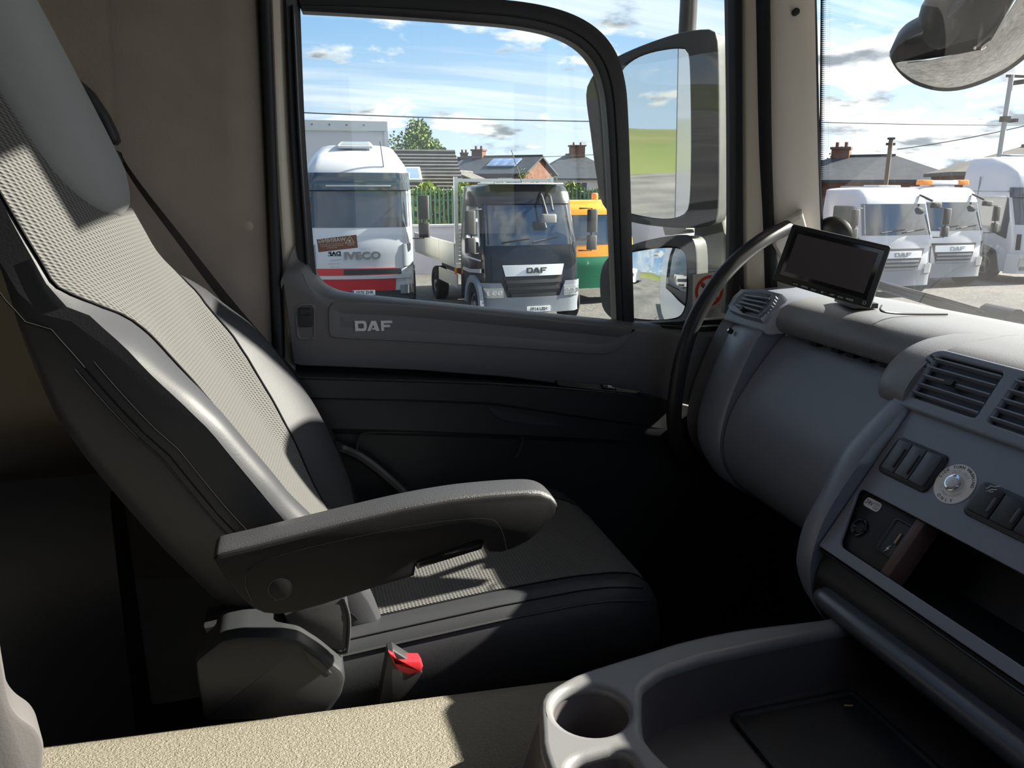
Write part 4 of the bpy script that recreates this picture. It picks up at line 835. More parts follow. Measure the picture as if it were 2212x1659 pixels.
for x in XF:
    p = V((x, 0, zc_(x, 0))); acc += (p - prev).length if prev else 0; prev = p
    for j in range(41):
        q = -0.66 + (0.66 + 0.70) * j / 40; e = min(1, (1 - abs(2 * j / 40 - 1)) * 12); vs.append(V((x + (0.003 if x > 0.58 else 0), YS + Wc(x) * q, zc_(x, q) + 0.0005 + 0.004 * e))); uv.append((acc, q * 0.268))
for i in range(50):
    for j in range(40): a = i * 41 + j; fs_.append((a, a + 1, a + 42, a + 41))
mesh('cushion_fabric', vs, fs_, 'weave', se, uv=uv, ang=80)
for q, dz in ((-0.955, 0.003), (0.955, 0.003)):
    mb = MB(); mb.tube([V((x, YS + Wc(x) * q * 1.005, zc_(x, q) + 0.001)) for x in XL[2:41]], 0.0026, 6); mb.build('seam_cord', 'leather_dark', se)
for q in (-0.90, 0.90):
    mb = MB(); mb.tube([V((x, YS + Wc(x) * q, zc_(x, q) + 0.0005)) for x in XL[2:41]], 0.0013, 6); mb.build('stitching', 'stitch', se)
for q in (-0.66, 0.70):
    mb = MB(); mb.tube([V((x, YS + Wc(x) * q, zc_(x, q) + 0.001)) for x in XF], 0.002, 6); mb.build('panel_seam', 'stitch', se)
# ---- pedestal and plastic side covers
mb = MB(); mb.grid([[V((x, y, z)) for x, y in rnd([(-0.10, 1.20), (0.52, 1.20), (0.52, 1.62), (-0.10, 1.62)], 0.05)] for z in (FLOOR_Z, 1.45, 1.60)], cu=True, cap0=True, cap1=True); mb.build('pedestal', 'black', se)
fb_ = Fr((0, 1.075, 1.75), (1, 0, 0), (0, 0, 1))
pslab(fb_, [(420, 1430), (478, 1384), (520, 1376), (610, 1376), (645, 1382), (690, 1410), (742, 1452), (747, 1470), (738, 1508), (700, 1560), (440, 1560), (425, 1480)], -0.09, 0.0, 'base_plastic', 'side_cover', se, bev=0.010, r=0.008)
fb2 = Fr((0.01, 1.09, 1.72), V((0.6, -0.2, -0.35)), V((0.2, 0.75, 0.3))); 
pslab(fb_, [(652, 1400), (690, 1424), (716, 1452), (706, 1462), (672, 1432)], 0.0, 0.003, 'base_plastic', 'cover_cap', se, bev=0.0015)
pslab(fb_, [(430, 1405), (475, 1395), (500, 1500), (470, 1530)], -0.12, -0.06, 'black', 'recliner', se, bev=0.006)
mat('wire_red', (0.22, 0.02, 0.03), 0.5)
pslab(fb_, [(462, 1455), (474, 1452), (486, 1480), (478, 1482)], -0.07, -0.005, 'wire_red', 'wire', se)
# lower end of the near bolster, a sewn flap
fl = Fr((0, 1.115, 1.8), (1, 0, 0), (0, 0, 1))
flp = [(612, 1330), (650, 1312), (745, 1288), (756, 1335), (752, 1400), (745, 1412), (712, 1410), (660, 1392), (622, 1372)]
flo = pslab(fl, flp, -0.08, 0.0, 'leather_dark', 'bolster_end', se, bev=0.010)
mb = MB(); mb.tube([fl.hit(a, b, -0.002) for a, b in cr([(742, 1292), (754, 1335), (751, 1398), (742, 1410), (712, 1409), (660, 1391), (624, 1371)], 5)], 0.003, 6); mb.build('piping', 'leather', flo)
# ---- armrest
YA = 1.035
fa = Fr((0.1, YA, 1.9), (1, 0, 0), (0, 0, 1))
ap = [(460, 1210), (466, 1203), (480, 1197), (540, 1183), (640, 1158), (760, 1128), (880, 1100), (980, 1082), (1060, 1073), (1130, 1068), (1168, 1069), (1192, 1078), (1205, 1092), (1203, 1108), (1190, 1125), (1165, 1153), (1140, 1172), (1110, 1187), (1085, 1195), (1058, 1195), (1050, 1188), (1046, 1170), (1036, 1168), (910, 1210), (902, 1218), (898, 1230), (896, 1246), (800, 1275), (700, 1308), (640, 1325), (600, 1330), (570, 1327), (545, 1316), (515, 1290), (490, 1258)]
arm = pslab(fa, ap, -0.062, 0.0, 'armrest', 'armrest', se, bev=0.006)
# padded top skin
tp = [fa.uv(*p) for p in ap[:14]]; mb = MB(); rows = []
for a, b in cr(tp, 4):
    rows.append([fa.at(a, b, -0.004) + V((0, 0, -0.004)), fa.at(a, b, -0.006) + V((0, 0, 0.0012)), fa.at(a, b, -0.014) + V((0, 0, 0.003)), fa.at(a, b, -0.035) + V((0, 0, 0.004)), fa.at(a, b, -0.056) + V((0, 0, 0.003)), fa.at(a, b, -0.062) + V((0, 0, 0.0)), fa.at(a, b, -0.064) + V((0, 0, -0.006))])
mb.grid(rows); mb.build('top_skin', 'armrest_top', arm, ang=60)
pslab(fa, [(904, 1214), (1046, 1172), (1050, 1182), (1046, 1196), (904, 1240), (900, 1230)], -0.045, -0.012, 'gloss_black', 'tilt_lever', arm, bev=0.005)
q = fa.uv(605, 1272); ring_plate(fa, circle(q[0], q[1], 0.0165, 26), [circle(q[0], q[1], 0.0152, 26)], -0.001, 0.0006, 'black', 'pivot_ring', arm); slab(fa, circle(q[0], q[1], 0.0148, 26), -0.001, 0.0008, 'armrest', 'pivot_cap', arm, bev=0.0005)
mb = MB(); mb.tube([fa.hit(a, b, 0.0004) for a, b in cr([(545, 1300), (530, 1262), (545, 1225), (640, 1190), (880, 1138), (1040, 1120), (1080, 1140), (1095, 1192)], 6)], 0.0004, 5); mb.build('mould_line', 'stitch', arm)
pslab(fa, [(590, 1294), (602, 1293), (600, 1297), (592, 1298)], -0.0005, 0.0006, 'base_plastic', 'wear_mark', arm)
mb = MB(); qa = fa.at(q[0], q[1], -0.06); mb.tube([qa, qa + V((0, 0.09, 0))], 0.022, 16); mb.build('pivot_shaft', 'black', arm)
# ---------------------------------------------------------------- seat belt
bl = thing('seat_belt', 'black seat belt webbing hanging from the side wall beside the seat', 'seat belt', PY(250, 320, 1.69))
Lp = [(246, 322), (262, 352), (300, 412), (380, 520), (470, 640), (555, 742), (630, 825), (680, 910), (705, 1000), (735, 1095)]; Rp = [(262, 330), (272, 352), (312, 408), (396, 514), (505, 652), (592, 752), (655, 822), (706, 905), (742, 1000), (778, 1095)]
yb = [1.688, 1.688, 1.688, 1.688, 1.686, 1.684, 1.68, 1.676, 1.676, 1.676]
strip('webbing', [PY(a, b, y) for (a, b), y in zip(Lp, yb)], [PY(a, b, y - 0.004) for (a, b), y in zip(Rp, yb)], (0, 0.0016, 0), 'belt', bl, 0.0)
fx = Fr((-0.34, 1.683, 2.55), (1, 0, 0), (0, 0, 1))
cv = pslab(fx, [(150, 150), (172, 172), (204, 200), (238, 252), (256, 290), (260, 306), (252, 314), (240, 311), (216, 290), (186, 240), (160, 200)], -0.008, 0.022, 'black', 'guide_cover', bl, bev=0.008)
pslab(fx, [(205, 270), (226, 290), (240, 316), (228, 318), (208, 296)], -0.008, 0.012, 'gloss_black', 'guide_slot', bl, bev=0.003)
pslab(fx, [(236, 320), (256, 326), (268, 350), (258, 360), (240, 345)], -0.008, 0.008, 'black', 'guide_loop', bl, bev=0.003)
# buckle
fbk = Fr((0.12, 1.095, 1.69), (1, 0, 0), (0, 0, 1))
bu = thing('belt_buckle', 'black belt buckle with red release button beside the seat cushion', 'buckle', (0.1, 1.1, 1.62))
pslab(fbk, [(838, 1402), (848, 1400), (905, 1436), (912, 1450), (900, 1470), (850, 1530), (815, 1530)], -0.018, 0.006, 'black', 'body', bu, bev=0.004)
pslab(fbk, [(838, 1402), (849, 1404), (856, 1420), (905, 1420), (912, 1432), (908, 1444), (880, 1450), (858, 1440), (846, 1422)], -0.012, 0.012, 'red', 'release_button', bu, bev=0.004)
# stalk on the far side, beside the door
mb = MB(); mb.tube([V(p) for p in cr([PY(715, 962, 1.668), PY(735, 968, 1.692), PY(775, 985, 1.692), PY(820, 1018, 1.69), PY(868, 1062, 1.688), PY(885, 1090, 1.686)], 5)], 0.013, 10); rl = mb.build('adjuster_bar', 'black'); tag(rl, 'black bent bar on the far side of the seat near the door', 'bar')
# ================================================================ outside
GZ = -0.4
mat('tyre', (0.02, 0.02, 0.021), 0.8, 0.2); mat('hub', (0.22, 0.22, 0.22), 0.45, metal=0.5)
mat('lorry_white', (0.52, 0.53, 0.56), 0.22, 0.5, coat=0.5); mat('lorry_navy', (0.010, 0.012, 0.020), 0.22, 0.35, coat=0.25)
mat('bumper_grey', (0.20, 0.22, 0.25), 0.4); mat('grille_dark', (0.025, 0.026, 0.028), 0.5); mat('cab_glass', (0.018, 0.025, 0.035), 0.04, 0.9, coat=1.0)
mat('lamp', (0.55, 0.58, 0.60), 0.1, metal=0.7); mat('lorry_red', (0.50, 0.02, 0.03), 0.28, coat=0.4); mat('orange', (0.78, 0.28, 0.01), 0.3, coat=0.3); mat('green', (0.01, 0.16, 0.08), 0.35, coat=0.3)
mat('amber', (0.85, 0.25, 0.01), 0.25, coat=0.5); mat('alu', (0.55, 0.56, 0.56), 0.38, metal=0.6); mat('board', (0.52, 0.50, 0.44), 0.45, metal=0.2); mat('plate_white', (0.82, 0.83, 0.83), 0.4); mat('plate_blue', (0.02, 0.07, 0.45), 0.4)
mat('chassis', (0.03, 0.03, 0.032), 0.6); mat('side_glass', (0.16, 0.20, 0.20), 0.06, 0.8, coat=1.0); mat('seat_in', (0.02, 0.022, 0.03), 0.7)
mat('blue_paint', (0.02, 0.06, 0.22), 0.35)

def arch(x, z, ro, ri, n=12):
    return [(x + ro * math.cos(a), z + ro * math.sin(a)) for a in [math.pi * i / n for i in range(n + 1)]] + [(x + ri * math.cos(a), z + ri * math.sin(a)) for a in [math.pi * (1 - i / n) for i in range(n + 1)]]
class Lorry:
    """local axes: x forward, y to its left, z up from the ground"""
    def __init__(s, name, label, pos, fwd, prof, hw, xb, body, bulge=0.10, corner=0.16, top_cap=True, group=None, split=None):
        s.root = thing(name, label, 'lorry', (pos[0], pos[1], GZ), math.atan2(fwd[1], fwd[0]), group)
        s.prof = prof; s.hwp = hw if isinstance(hw, list) else [(0, hw), (9, hw)]; s.xb = xb; s.bulge = bulge; s.corner = corner
        zs = [prof[0][0] + (prof[-1][0] - prof[0][0]) * i / 30 for i in range(31)]
        segs = [(zs[0], zs[-1], body)] if split is None else split
        for z0, z1, m in segs:
            zz = [z0 + (z1 - z0) * i / 24 for i in range(25)]; rows = [s.ring(z) for z in zz]
            if z1 >= prof[-1][0] - 1e-6 and top_cap:       # crowned roof
                for k, dz in ((0.06, 0.03), (0.2, 0.055), (0.5, 0.07)):
                    r = s.ring(z1); cx = sum(p.x for p in r) / len(r); rows.append([V((p.x + (cx - p.x) * k, p.y * (1 - k), p.z + dz)) for p in r])
            mb = MB(); mb.grid(rows, cu=True, cap0=True, cap1=True); mb.build('cab_shell', m, s.root, local=1, ang=50)
    def hw(s, z): return interp([p[0] for p in s.hwp], [p[1] for p in s.hwp], z)
    def fx(s, z): return interp([p[0] for p in s.prof], [p[1] for p in s.prof], z)
    def f(s, z, q, off=0.0):
        return V((s.fx(z) - s.bulge * q * q - s.corner * max(0, (abs(q) - 0.82) / 0.18) ** 2 + off, s.hw(z) * q * (1 + off * 0.3), z))
    def ring(s, z):
        n = [-1 + 2 * i / 28 for i in range(29)]; r = [s.f(z, q) for q in n]; w = s.hw(z); return r + [V((s.xb, w, z)), V((s.xb, -w, z))]
    def patch(s, name, z0, z1, q0, q1, off, m, parent=None, th=0.03, nz=6, nq=14):
        """piece of the front face; q0,q1 may be functions of t=0..1 upwards"""
        F0 = q0 if callable(q0) else (lambda t: q0); F1 = q1 if callable(q1) else (lambda t: q1); mb = MB(); rows = []
        for i in range(nz + 1):
            t = i / nz; z = z0 + (z1 - z0) * t; a, b = F0(t), F1(t)
            rows.append([s.f(z, a, off - th)] + [s.f(z, a + (b - a) * j / nq, off) for j in range(nq + 1)] + [s.f(z, b, off - th)])
        first = [s.f(z0, F0(0) + (F1(0) - F0(0)) * min(1, max(0, (j - 1) / nq)), off - th) for j in range(nq + 3)]; last = [s.f(z1, F0(1) + (F1(1) - F0(1)) * min(1, max(0, (j - 1) / nq)), off - th) for j in range(nq + 3)]
        mb.grid([first] + rows + [last], cu=False); return mb.build(name, m, parent or s.root, local=1, ang=40)
    def side(s, name, pts, sgn, off, m, parent=None, th=0.03, bev=0.0, r=0.0, dish=None):
        w = s.hw(sum(p[1] for p in pts) / len(pts)); fr = Fr((0, sgn * w, 0), (-sgn, 0, 0) if sgn > 0 else (1, 0, 0), (0, 0, 1))
        return slab(fr, [((-p[0] if sgn > 0 else p[0]), p[1]) for p in pts], off - th, off, m, name, parent or s.root, bev=bev, r=r, local=1, dish=dish)
    def wheel(s, x, y, r=0.48, w=0.28):
        mb = MB(); rows = []; sg = 1 if y > 0 else -1
        for rr, yy in ((r * 0.6, -w / 2), (r * 0.93, -w / 2), (r, -w * 0.38), (r, w * 0.38), (r * 0.93, w / 2), (r * 0.60, w / 2), (r * 0.56, w * 0.38)):
            rows.append([V((x + rr * math.cos(a), y + sg * yy, r + rr * math.sin(a))) for a in [2 * math.pi * k / 26 for k in range(26)]])
        mb.grid(rows, cu=True, cap0=True, cap1=True); wh = mb.build('wheel', 'tyre', s.root, local=1, ang=40); mb = MB(); rows = []
        for rr, yy in ((r * 0.58, w * 0.36), (r * 0.50, w * 0.44), (r * 0.40, w * 0.25), (r * 0.2, w * 0.30), (r * 0.16, w * 0.48), (r * 0.03, w * 0.5)):
            rows.append([V((x + rr * math.cos(a), y + sg * yy, r + rr * math.sin(a))) for a in [2 * math.pi * k / 20 for k in range(20)]])
        mb.grid(rows, cu=True, cap1=True); mb.build('hub', 'hub', wh, local=1, ang=40)
    def box(s, name, c, d, m, parent=None, rot=None, bev=0.0):
        mb = MB()
        if bev:
            fr = Fr(V(c) - V((0, 0, d[2] / 2)), (1, 0, 0), (0, 1, 0)); return slab(fr, rnd([(-d[0] / 2, -d[1] / 2), (d[0] / 2, -d[1] / 2), (d[0] / 2, d[1] / 2), (-d[0] / 2, d[1] / 2)], bev * 2), 0, d[2], m, name, parent or s.root, bev=bev, local=1)
        mb.box(c, d, rot); return mb.build(name, m, parent or s.root, local=1, smooth=False)
    def tube(s, name, pts, r, m, parent=None, n=8): mb = MB(); mb.tube(pts, r, n); return mb.build(name, m, parent or s.root, local=1)
    def mirrors(s, z, x, sgn, hh=0.42, w=0.22, m='chassis'):
        y = sgn * (s.hw(z) + 0.24); a = s.tube('mirror_arm', [V((x - 0.05, sgn * s.hw(z), z + hh * 0.9)), V((x + 0.06, y, z + hh * 0.9)), V((x + 0.06, y, z - hh * 0.9)), V((x - 0.05, sgn * s.hw(z), z - hh * 0.9))], 0.018, m)
        for dz, h in ((hh * 0.38, hh * 0.98), (-hh * 0.55, hh * 0.62)):
            s.box('mirror_case', (x + 0.05, y + sgn * 0.02, z + dz), (0.12, w, h), m, a, bev=0.03)
    def frame(s, z, off=0.012):   # frame on the front face, x across (to image right when it faces the camera), y up
        p = s.f(z, 0, off); t = (s.f(z + 0.05, 0, off) - s.f(z - 0.05, 0, off)).normalized(); return Fr(p, (0, 1, 0), t)
    def number_plate(s, txt, z, dy=0.0, blue=False):
        fr = Fr(s.f(z, 0, 0.06) + V((0, dy, 0)), (0, 1, 0), (0, 0, 1)); p = slab(fr, rnd([(-0.26, -0.056), (0.26, -0.056), (0.26, 0.056), (-0.26, 0.056)], 0.012), -0.02, 0, 'plate_white', 'number_plate', s.root, local=1)
        if blue: slab(fr, [(-0.258, -0.053), (-0.215, -0.053), (-0.215, 0.053), (-0.258, 0.053)], 0, 0.0015, 'plate_blue', 'plate_band', p, local=1)
        text(fr, txt, 0.02 if blue else 0, 0, 0.098, 'black_ink', 'lettering', p, h=0.003, ext=0.001, bold=0.002, sx=0.92, local=1)
    def wiper(s, z0, q0, z1, q1): s.tube('wiper', [s.f(z0, q0, 0.03), s.f(z1, q1, 0.03)], 0.014, 'chassis')

# ---- ground
def gravel():
    m = bpy.data.materials.new('gravel'); m.use_nodes = True; nt = m.node_tree; b = nt.nodes['Principled BSDF']; L = nt.links; b.inputs['Roughness'].default_value = 0.9
    tc = nt.nodes.new('ShaderNodeTexCoord'); n = nt.nodes.new('ShaderNodeTexNoise'); n.inputs['Scale'].default_value = 9; n.inputs['Detail'].default_value = 9; n.inputs['Roughness'].default_value = 0.7; L.new(tc.outputs['Object'], n.inputs['Vector'])
    n2 = nt.nodes.new('ShaderNodeTexNoise'); n2.inputs['Scale'].default_value = 0.25; n2.inputs['Detail'].default_value = 4; L.new(tc.outputs['Object'], n2.inputs['Vector'])
    mm = nt.nodes.new('ShaderNodeMath'); mm.operation = 'MULTIPLY'; L.new(n.outputs['Fac'], mm.inputs[0]); L.new(n2.outputs['Fac'], mm.inputs[1])
    r = nt.nodes.new('ShaderNodeValToRGB'); L.new(mm.outputs[0], r.inputs[0]); r.color_ramp.elements[0].position = 0.15; r.color_ramp.elements[0].color = (0.045, 0.044, 0.043, 1); r.color_ramp.elements[1].position = 0.38; r.color_ramp.elements[1].color = (0.15, 0.14, 0.128, 1); L.new(r.outputs[0], b.inputs['Base Color'])
    bp = nt.nodes.new('ShaderNodeBump'); bp.inputs['Strength'].default_value = 0.8; bp.inputs['Distance'].default_value = 0.05; L.new(n.outputs['Fac'], bp.inputs['Height']); L.new(bp.outputs[0], b.inputs['Normal']); MATS['gravel'] = m
gravel()
mb = MB(); mb.grid([[V((x, y, GZ)) for y in (-300, -60, -20, 0, 20, 40, 60, 300)] for x in (-300, -60, -20, 0, 20, 40, 60, 300)]); struct(mb.build('ground', 'gravel', smooth=False), 'grey gravel yard')

# ---- dark blue flatbed lorry, facing the cab
P = PZ(1152, 668, -0.05)
lf = Lorry('flatbed_lorry', 'dark blue flatbed lorry facing the passenger window', P, (0.05, -1), [(0.42, 0.0), (0.9, 0.02), (1.45, -0.03), (1.68, -0.07), (2.2, -0.25), (2.55, -0.38), (2.72, -0.46), (2.80, -0.55)], [(0, 1.08), (1.6, 1.08), (2.8, 1.0)], -1.75, 'lorry_navy')
lf.patch('windscreen', 1.66, 2.48, lambda t: -0.90, lambda t: 0.90, 0.006, 'cab_glass', nq=20); lf.patch('sun_visor', 2.48, 2.72, -0.94, 0.94, 0.05, 'lorry_navy')
for q0, q1 in ((-0.72, -0.40), (0.30, 0.62)):
    sx = lf.f(1.9, (q0 + q1) / 2, 0.012)
gb = lf.patch('badge_band', 1.05, 1.27, lambda t: -0.56 - 0.05 * t, lambda t: 0.56 + 0.05 * t, 0.05, 'silver'); fr = lf.frame(1.16, 0.055); daf(fr, -0.17, -0.055, 0.44, 0.11, 0.0, 0.01, 'grille_dark', gb, local=1)
lf.patch('grille', 0.55, 1.03, lambda t: -0.40 - 0.2 * t, lambda t: 0.40 + 0.2 * t, 0.02, 'grille_dark')
for k, (z, a) in enumerate(((0.94, 0.55), (0.80, 0.52), (0.66, 0.45))): lf.patch('grille_slat', z - 0.035, z + 0.03, -a, a, 0.05, 'chassis', nz=2)
lf.patch('bumper', 0.28, 0.62, lambda t: -1.0, lambda t: 1.0, 0.05, 'bumper_grey', nz=4); 
for sg in (-1, 1):
    a, b = sorted((sg * 0.50, sg * 0.99)); lf.patch('bumper_cheek', 0.60, 0.92, (lambda t, A=sg: min(A * (0.52 + 0.12 * t), A * 1.0)), (lambda t, A=sg: max(A * (0.52 + 0.12 * t), A * 1.0)), 0.045, 'bumper_grey')
    h = lf.patch('headlamp', 0.62, 0.82, min(sg * 0.60, sg * 0.95), max(sg * 0.60, sg * 0.95), 0.065, 'lamp')
    for i in range(3): p = lf.f(0.72, sg * (0.67 + 0.1 * i), 0.075); fr_ = Fr(p, (0, 1, 0), (0, 0, 1)); slab(fr_, circle(0, 0, 0.055, 14), -0.02, 0.004, 'chrome', 'lamp_bowl', h, bev=0.01, local=1, dish=(0.01, 0.012))
lf.number_plate('FP14 USH', 0.36, 0.10)
lf.side('door_window', [(-0.28, 1.62), (-0.42, 2.42), (-1.25, 2.42), (-1.25, 1.55), (-0.7, 1.5)], -1, 0.012, 'side_glass', r=0.06); lf.side('wheel_arch', arch(-0.58, 0.42, 0.62, 0.47), -1, 0.075, 'bumper_grey', th=0.08)
lf.side('door_seam', [(-0.2, 1.38), (-1.5, 1.38), (-1.5, 1.35), (-0.2, 1.35)], -1, 0.012, 'lorry_white'); lf.side('step_trim', [(-0.15, 1.2), (-1.0, 1.12), (-1.5, 1.12), (-1.5, 1.06), (-1.0, 1.05), (-0.15, 1.12)], -1, 0.02, 'alu')
for x, y in ((-0.58, -0.99), (-0.58, 0.99), (-4.6, -0.9), (-4.6, 0.9)): lf.wheel(x, y, 0.42)
lf.mirrors(1.95, -0.12, -1, 0.48); lf.mirrors(1.95, -0.12, 1, 0.48)
lf.box('roof_rib', (-0.9, 0, 2.88), (1.2, 1.5, 0.03), 'alu', bev=0.01); lf.tube('aerial', [V((-0.7, 0.0, 2.86)), V((-0.9, -0.18, 3.55))], 0.010, 'chassis')
fmir = lf.tube('front_mirror_arm', [lf.f(2.7, 0.28, 0.03), lf.f(2.62, 0.22, 0.22), lf.f(2.25, 0.25, 0.28)], 0.03, 'chassis'); lf.box('front_mirror_case', lf.f(2.2, 0.27, 0.28), (0.12, 0.34, 0.17), 'hub', fmir, bev=0.04); lf.tube('front_mirror_arm', [lf.f(2.7, 0.42, 0.03), lf.f(2.62, 0.40, 0.2), lf.f(2.35, 0.38, 0.26)], 0.03, 'chassis')
lf.wiper(1.72, -0.6, 1.80, -0.05); lf.wiper(1.72, 0.0, 1.82, 0.55)
# bed: floor, chassis, dropside boards, headboard frame
bed = lf.box('bed_floor', (-4.2, 0, 1.10), (4.6, 2.3, 0.10), 'board'); lf.box('chassis_rail', (-3.8, 0, 0.75), (5.2, 0.85, 0.25), 'chassis')
for i in range(3):
    for sg in (-1, 1): lf.box('side_board', (-2.7 - 1.5 * i, sg * 1.16, 1.36), (1.47, 0.04, 0.46), 'board', bed)
for y in (-1.12, 1.12): lf.box('headboard_post', (-1.95, y, 2.05), (0.08, 0.08, 1.95), 'alu')
lf.box('headboard_rail', (-1.95, 0, 2.95), (0.07, 2.2, 0.07), 'alu')
for i in range(9): lf.box('headboard_slat', (-1.93, 0, 1.2 + 0.085 * i), (0.04, 2.16, 0.07), 'alu')
lf.box('side_guard', (-2.9, -1.10, 0.75), (1.8, 0.03, 0.30), 'board'); lf.box('marker_lamp', (-1.88, -1.17, 0.98), (0.10, 0.03, 0.12), 'amber')
# seats seen through the screen are hidden by its reflections; the aerial stands on the roof

# ---- white high-roof lorry with red lower front
P = PZ(782, 652, -0.15)
iv = Lorry('high_roof_lorry', 'white high-roof lorry with red lower front beside the window frame', P, (-0.10, -1), [(0.35, 0.0), (0.9, 0.05), (1.5, 0.02), (1.75, -0.04), (2.75, -0.32), (2.95, -0.34), (3.2, -0.42), (3.45, -0.62), (3.60, -0.85), (3.68, -1.1)], [(0, 1.22), (2.7, 1.22), (3.2, 1.16), (3.68, 0.85)], -2.2, 'lorry_white', bulge=0.14, corner=0.28)
iv.patch('windscreen', 1.92, 2.78, -0.95, 0.95, 0.006, 'cab_glass', nq=22); vz = iv.patch('sun_visor', 2.74, 3.12, -0.98, 0.98, 0.07, 'cab_glass', nq=22); iv.patch('visor_trim', 2.82, 2.85, -0.55, 0.62, 0.085, 'alu', vz, nz=1)
iv.patch('lower_front', 0.38, 1.02, lambda t: -0.9, lambda t: 0.62 + 0.05 * t, 0.02, 'lorry_red', nq=20); iv.patch('white_bar', 0.78, 0.86, -0.92, 0.95, 0.045, 'lorry_white', nz=2); iv.patch('bumper', 0.28, 0.5, -0.98, 0.98, 0.03, 'grille_dark', nz=2); iv.patch('lower_grille', 0.88, 1.0, -0.30, 0.75, 0.03, 'grille_dark', nz=2)
fr = iv.frame(1.30, 0.02); text(fr, 'IVECO', 0.06, 0, 0.22, 'hub', 'lettering', iv.root, h=0.0, ext=0.012, bold=0.008, sx=1.25, spacing=1.05, local=1)
iv.number_plate('YE70 ZHR', 0.47, 0.05, True)
for sg in (-1, 1): iv.patch('headlamp', 0.42, 0.62, min(sg * 0.72, sg * 0.98), max(sg * 0.72, sg * 0.98), 0.05, 'lamp', nz=3); iv.patch('corner_panel', 1.05, 1.55, min(sg * 0.80, sg * 0.99), max(sg * 0.80, sg * 0.99), 0.02, 'bumper_grey', nz=3)
iv.side('door_window', [(-0.55, 1.8), (-0.75, 2.6), (-1.6, 2.6), (-1.6, 1.7), (-0.9, 1.65)], 1, 0.012, 'side_glass', r=0.06)
iv.mirrors(2.15, -0.25, 1, 0.55, 0.26); iv.mirrors(2.15, -0.25, -1, 0.55, 0.26)
zt = 3.50; fr = Fr(V((-0.95, 0.0, 3.665)), (0, 1, 0), V((-0.5, 0, 0.16))); rh = slab(fr, rnd([(-0.42, 0.0), (0.42, 0.0), (0.34, 0.38), (-0.34, 0.38)], 0.06), 0.0, 0.06, 'lorry_white', 'roof_hatch', iv.root, bev=0.02, local=1); slab(fr, rnd([(-0.34, 0.05), (0.34, 0.05), (0.28, 0.32), (-0.28, 0.32)], 0.05), 0.05, 0.068, 'side_glass', 'hatch_pane', rh, local=1)
for sg in (-1, 1): p = iv.f(3.05, sg * 0.97, 0.03); iv.box('marker_lamp', p, (0.08, 0.12, 0.16), 'lamp', bev=0.02)
iv.tube('aerial', [iv.f(3.25, 0.55, 0.0), iv.f(3.25, 0.55, 0.0) + V((0.02, -0.06, 0.55))], 0.012, 'chassis')
for x, y in ((-1.1, -1.13), (-1.1, 1.13)): iv.wheel(x, y, 0.5)
bx = V((iv.root.location.x - 0.6, iv.root.location.y + 4.6, 0))
# ---- white box body standing behind it
q1 = PY(836, 262, 24.5); bo_ = thing('box_body', 'tall white lorry box body behind the high-roof lorry', 'lorry box', (q1.x - 1.3, 27.5, GZ))
def wbox(nm, c, d, m, parent, rot=None): b = MB(); b.box(c, d, rot); return b.build(nm, m, parent, smooth=False)
wbox('box_panel', (q1.x - 1.28, 27.5, (q1.z - 0.30 + 0.6) / 2), (2.5, 6, q1.z - 0.30 - 0.6), 'lorry_white', bo_); cr_ = wbox('top_rail', (q1.x - 1.28, 24.47, q1.z - 0.15), (2.54, 0.06, 0.28), 'alu', bo_); wbox('side_rail', (q1.x - 0.02, 27.5, q1.z - 0.15), (0.06, 6, 0.28), 'alu', bo_); wbox('corner_post', (q1.x - 0.05, 24.47, q1.z * 0.5), (0.12, 0.05, q1.z - 0.6), 'alu', bo_); wbox('roof', (q1.x - 1.28, 27.5, q1.z - 0.03), (2.46, 5.9, 0.04), 'lorry_white', bo_)
for x in (-2.2, -1.7, -1.2, -0.7): wbox('rivet', (q1.x + x, 24.43, q1.z - 0.13), (0.05, 0.02, 0.05), 'hub', cr_)
for sx_ in (-2.2, -0.4): b = MB(); b.tube([V((q1.x + sx_ - 0.12, 25.4, 0.1)), V((q1.x + sx_ + 0.12, 25.4, 0.1))], 0.5, 20); b.build('wheel', 'tyre', bo_)
# ---- orange and green tipper beside the flatbed
P = PZ(1300, 652, -0.2)
og = Lorry('gritter_lorry', 'orange lorry with green lower body beside the dark flatbed', (P.x + 0.35, P.y + 1.0), (0.10, -1), [(0.5, 0.0), (1.0, 0.02), (1.5, -0.05), (2.3, -0.30), (2.42, -0.42)], [(0, 1.05), (1.5, 1.05), (2.42, 0.98)], -1.5, 'orange', split=[(0.5, 1.16, 'green'), (1.16, 2.42, 'orange')])
og.patch('windscreen', 1.45, 2.15, -0.88, 0.88, 0.008, 'cab_glass'); og.patch('bumper', 0.4, 0.65, -0.98, 0.98, 0.04, 'green', nz=2); og.patch('green_panel', 0.66, 1.16, -0.98, 0.98, 0.012, 'green')
og.side('door_window', [(-0.32, 1.5), (-0.48, 2.15), (-1.15, 2.15), (-1.15, 1.45)], -1, 0.012, 'side_glass', r=0.05); og.mirrors(1.8, -0.15, -1, 0.40)
for x, y in ((-0.6, -0.97), (-0.6, 0.97)): og.wheel(x, y, 0.42)
og.box('beacon', (-0.8, 0.2, 2.58), (0.16, 0.16, 0.16), 'amber', bev=0.04); og.box('hopper', (-3.2, 0, 1.7), (2.8, 2.2, 1.1), 'orange', bev=0.05)
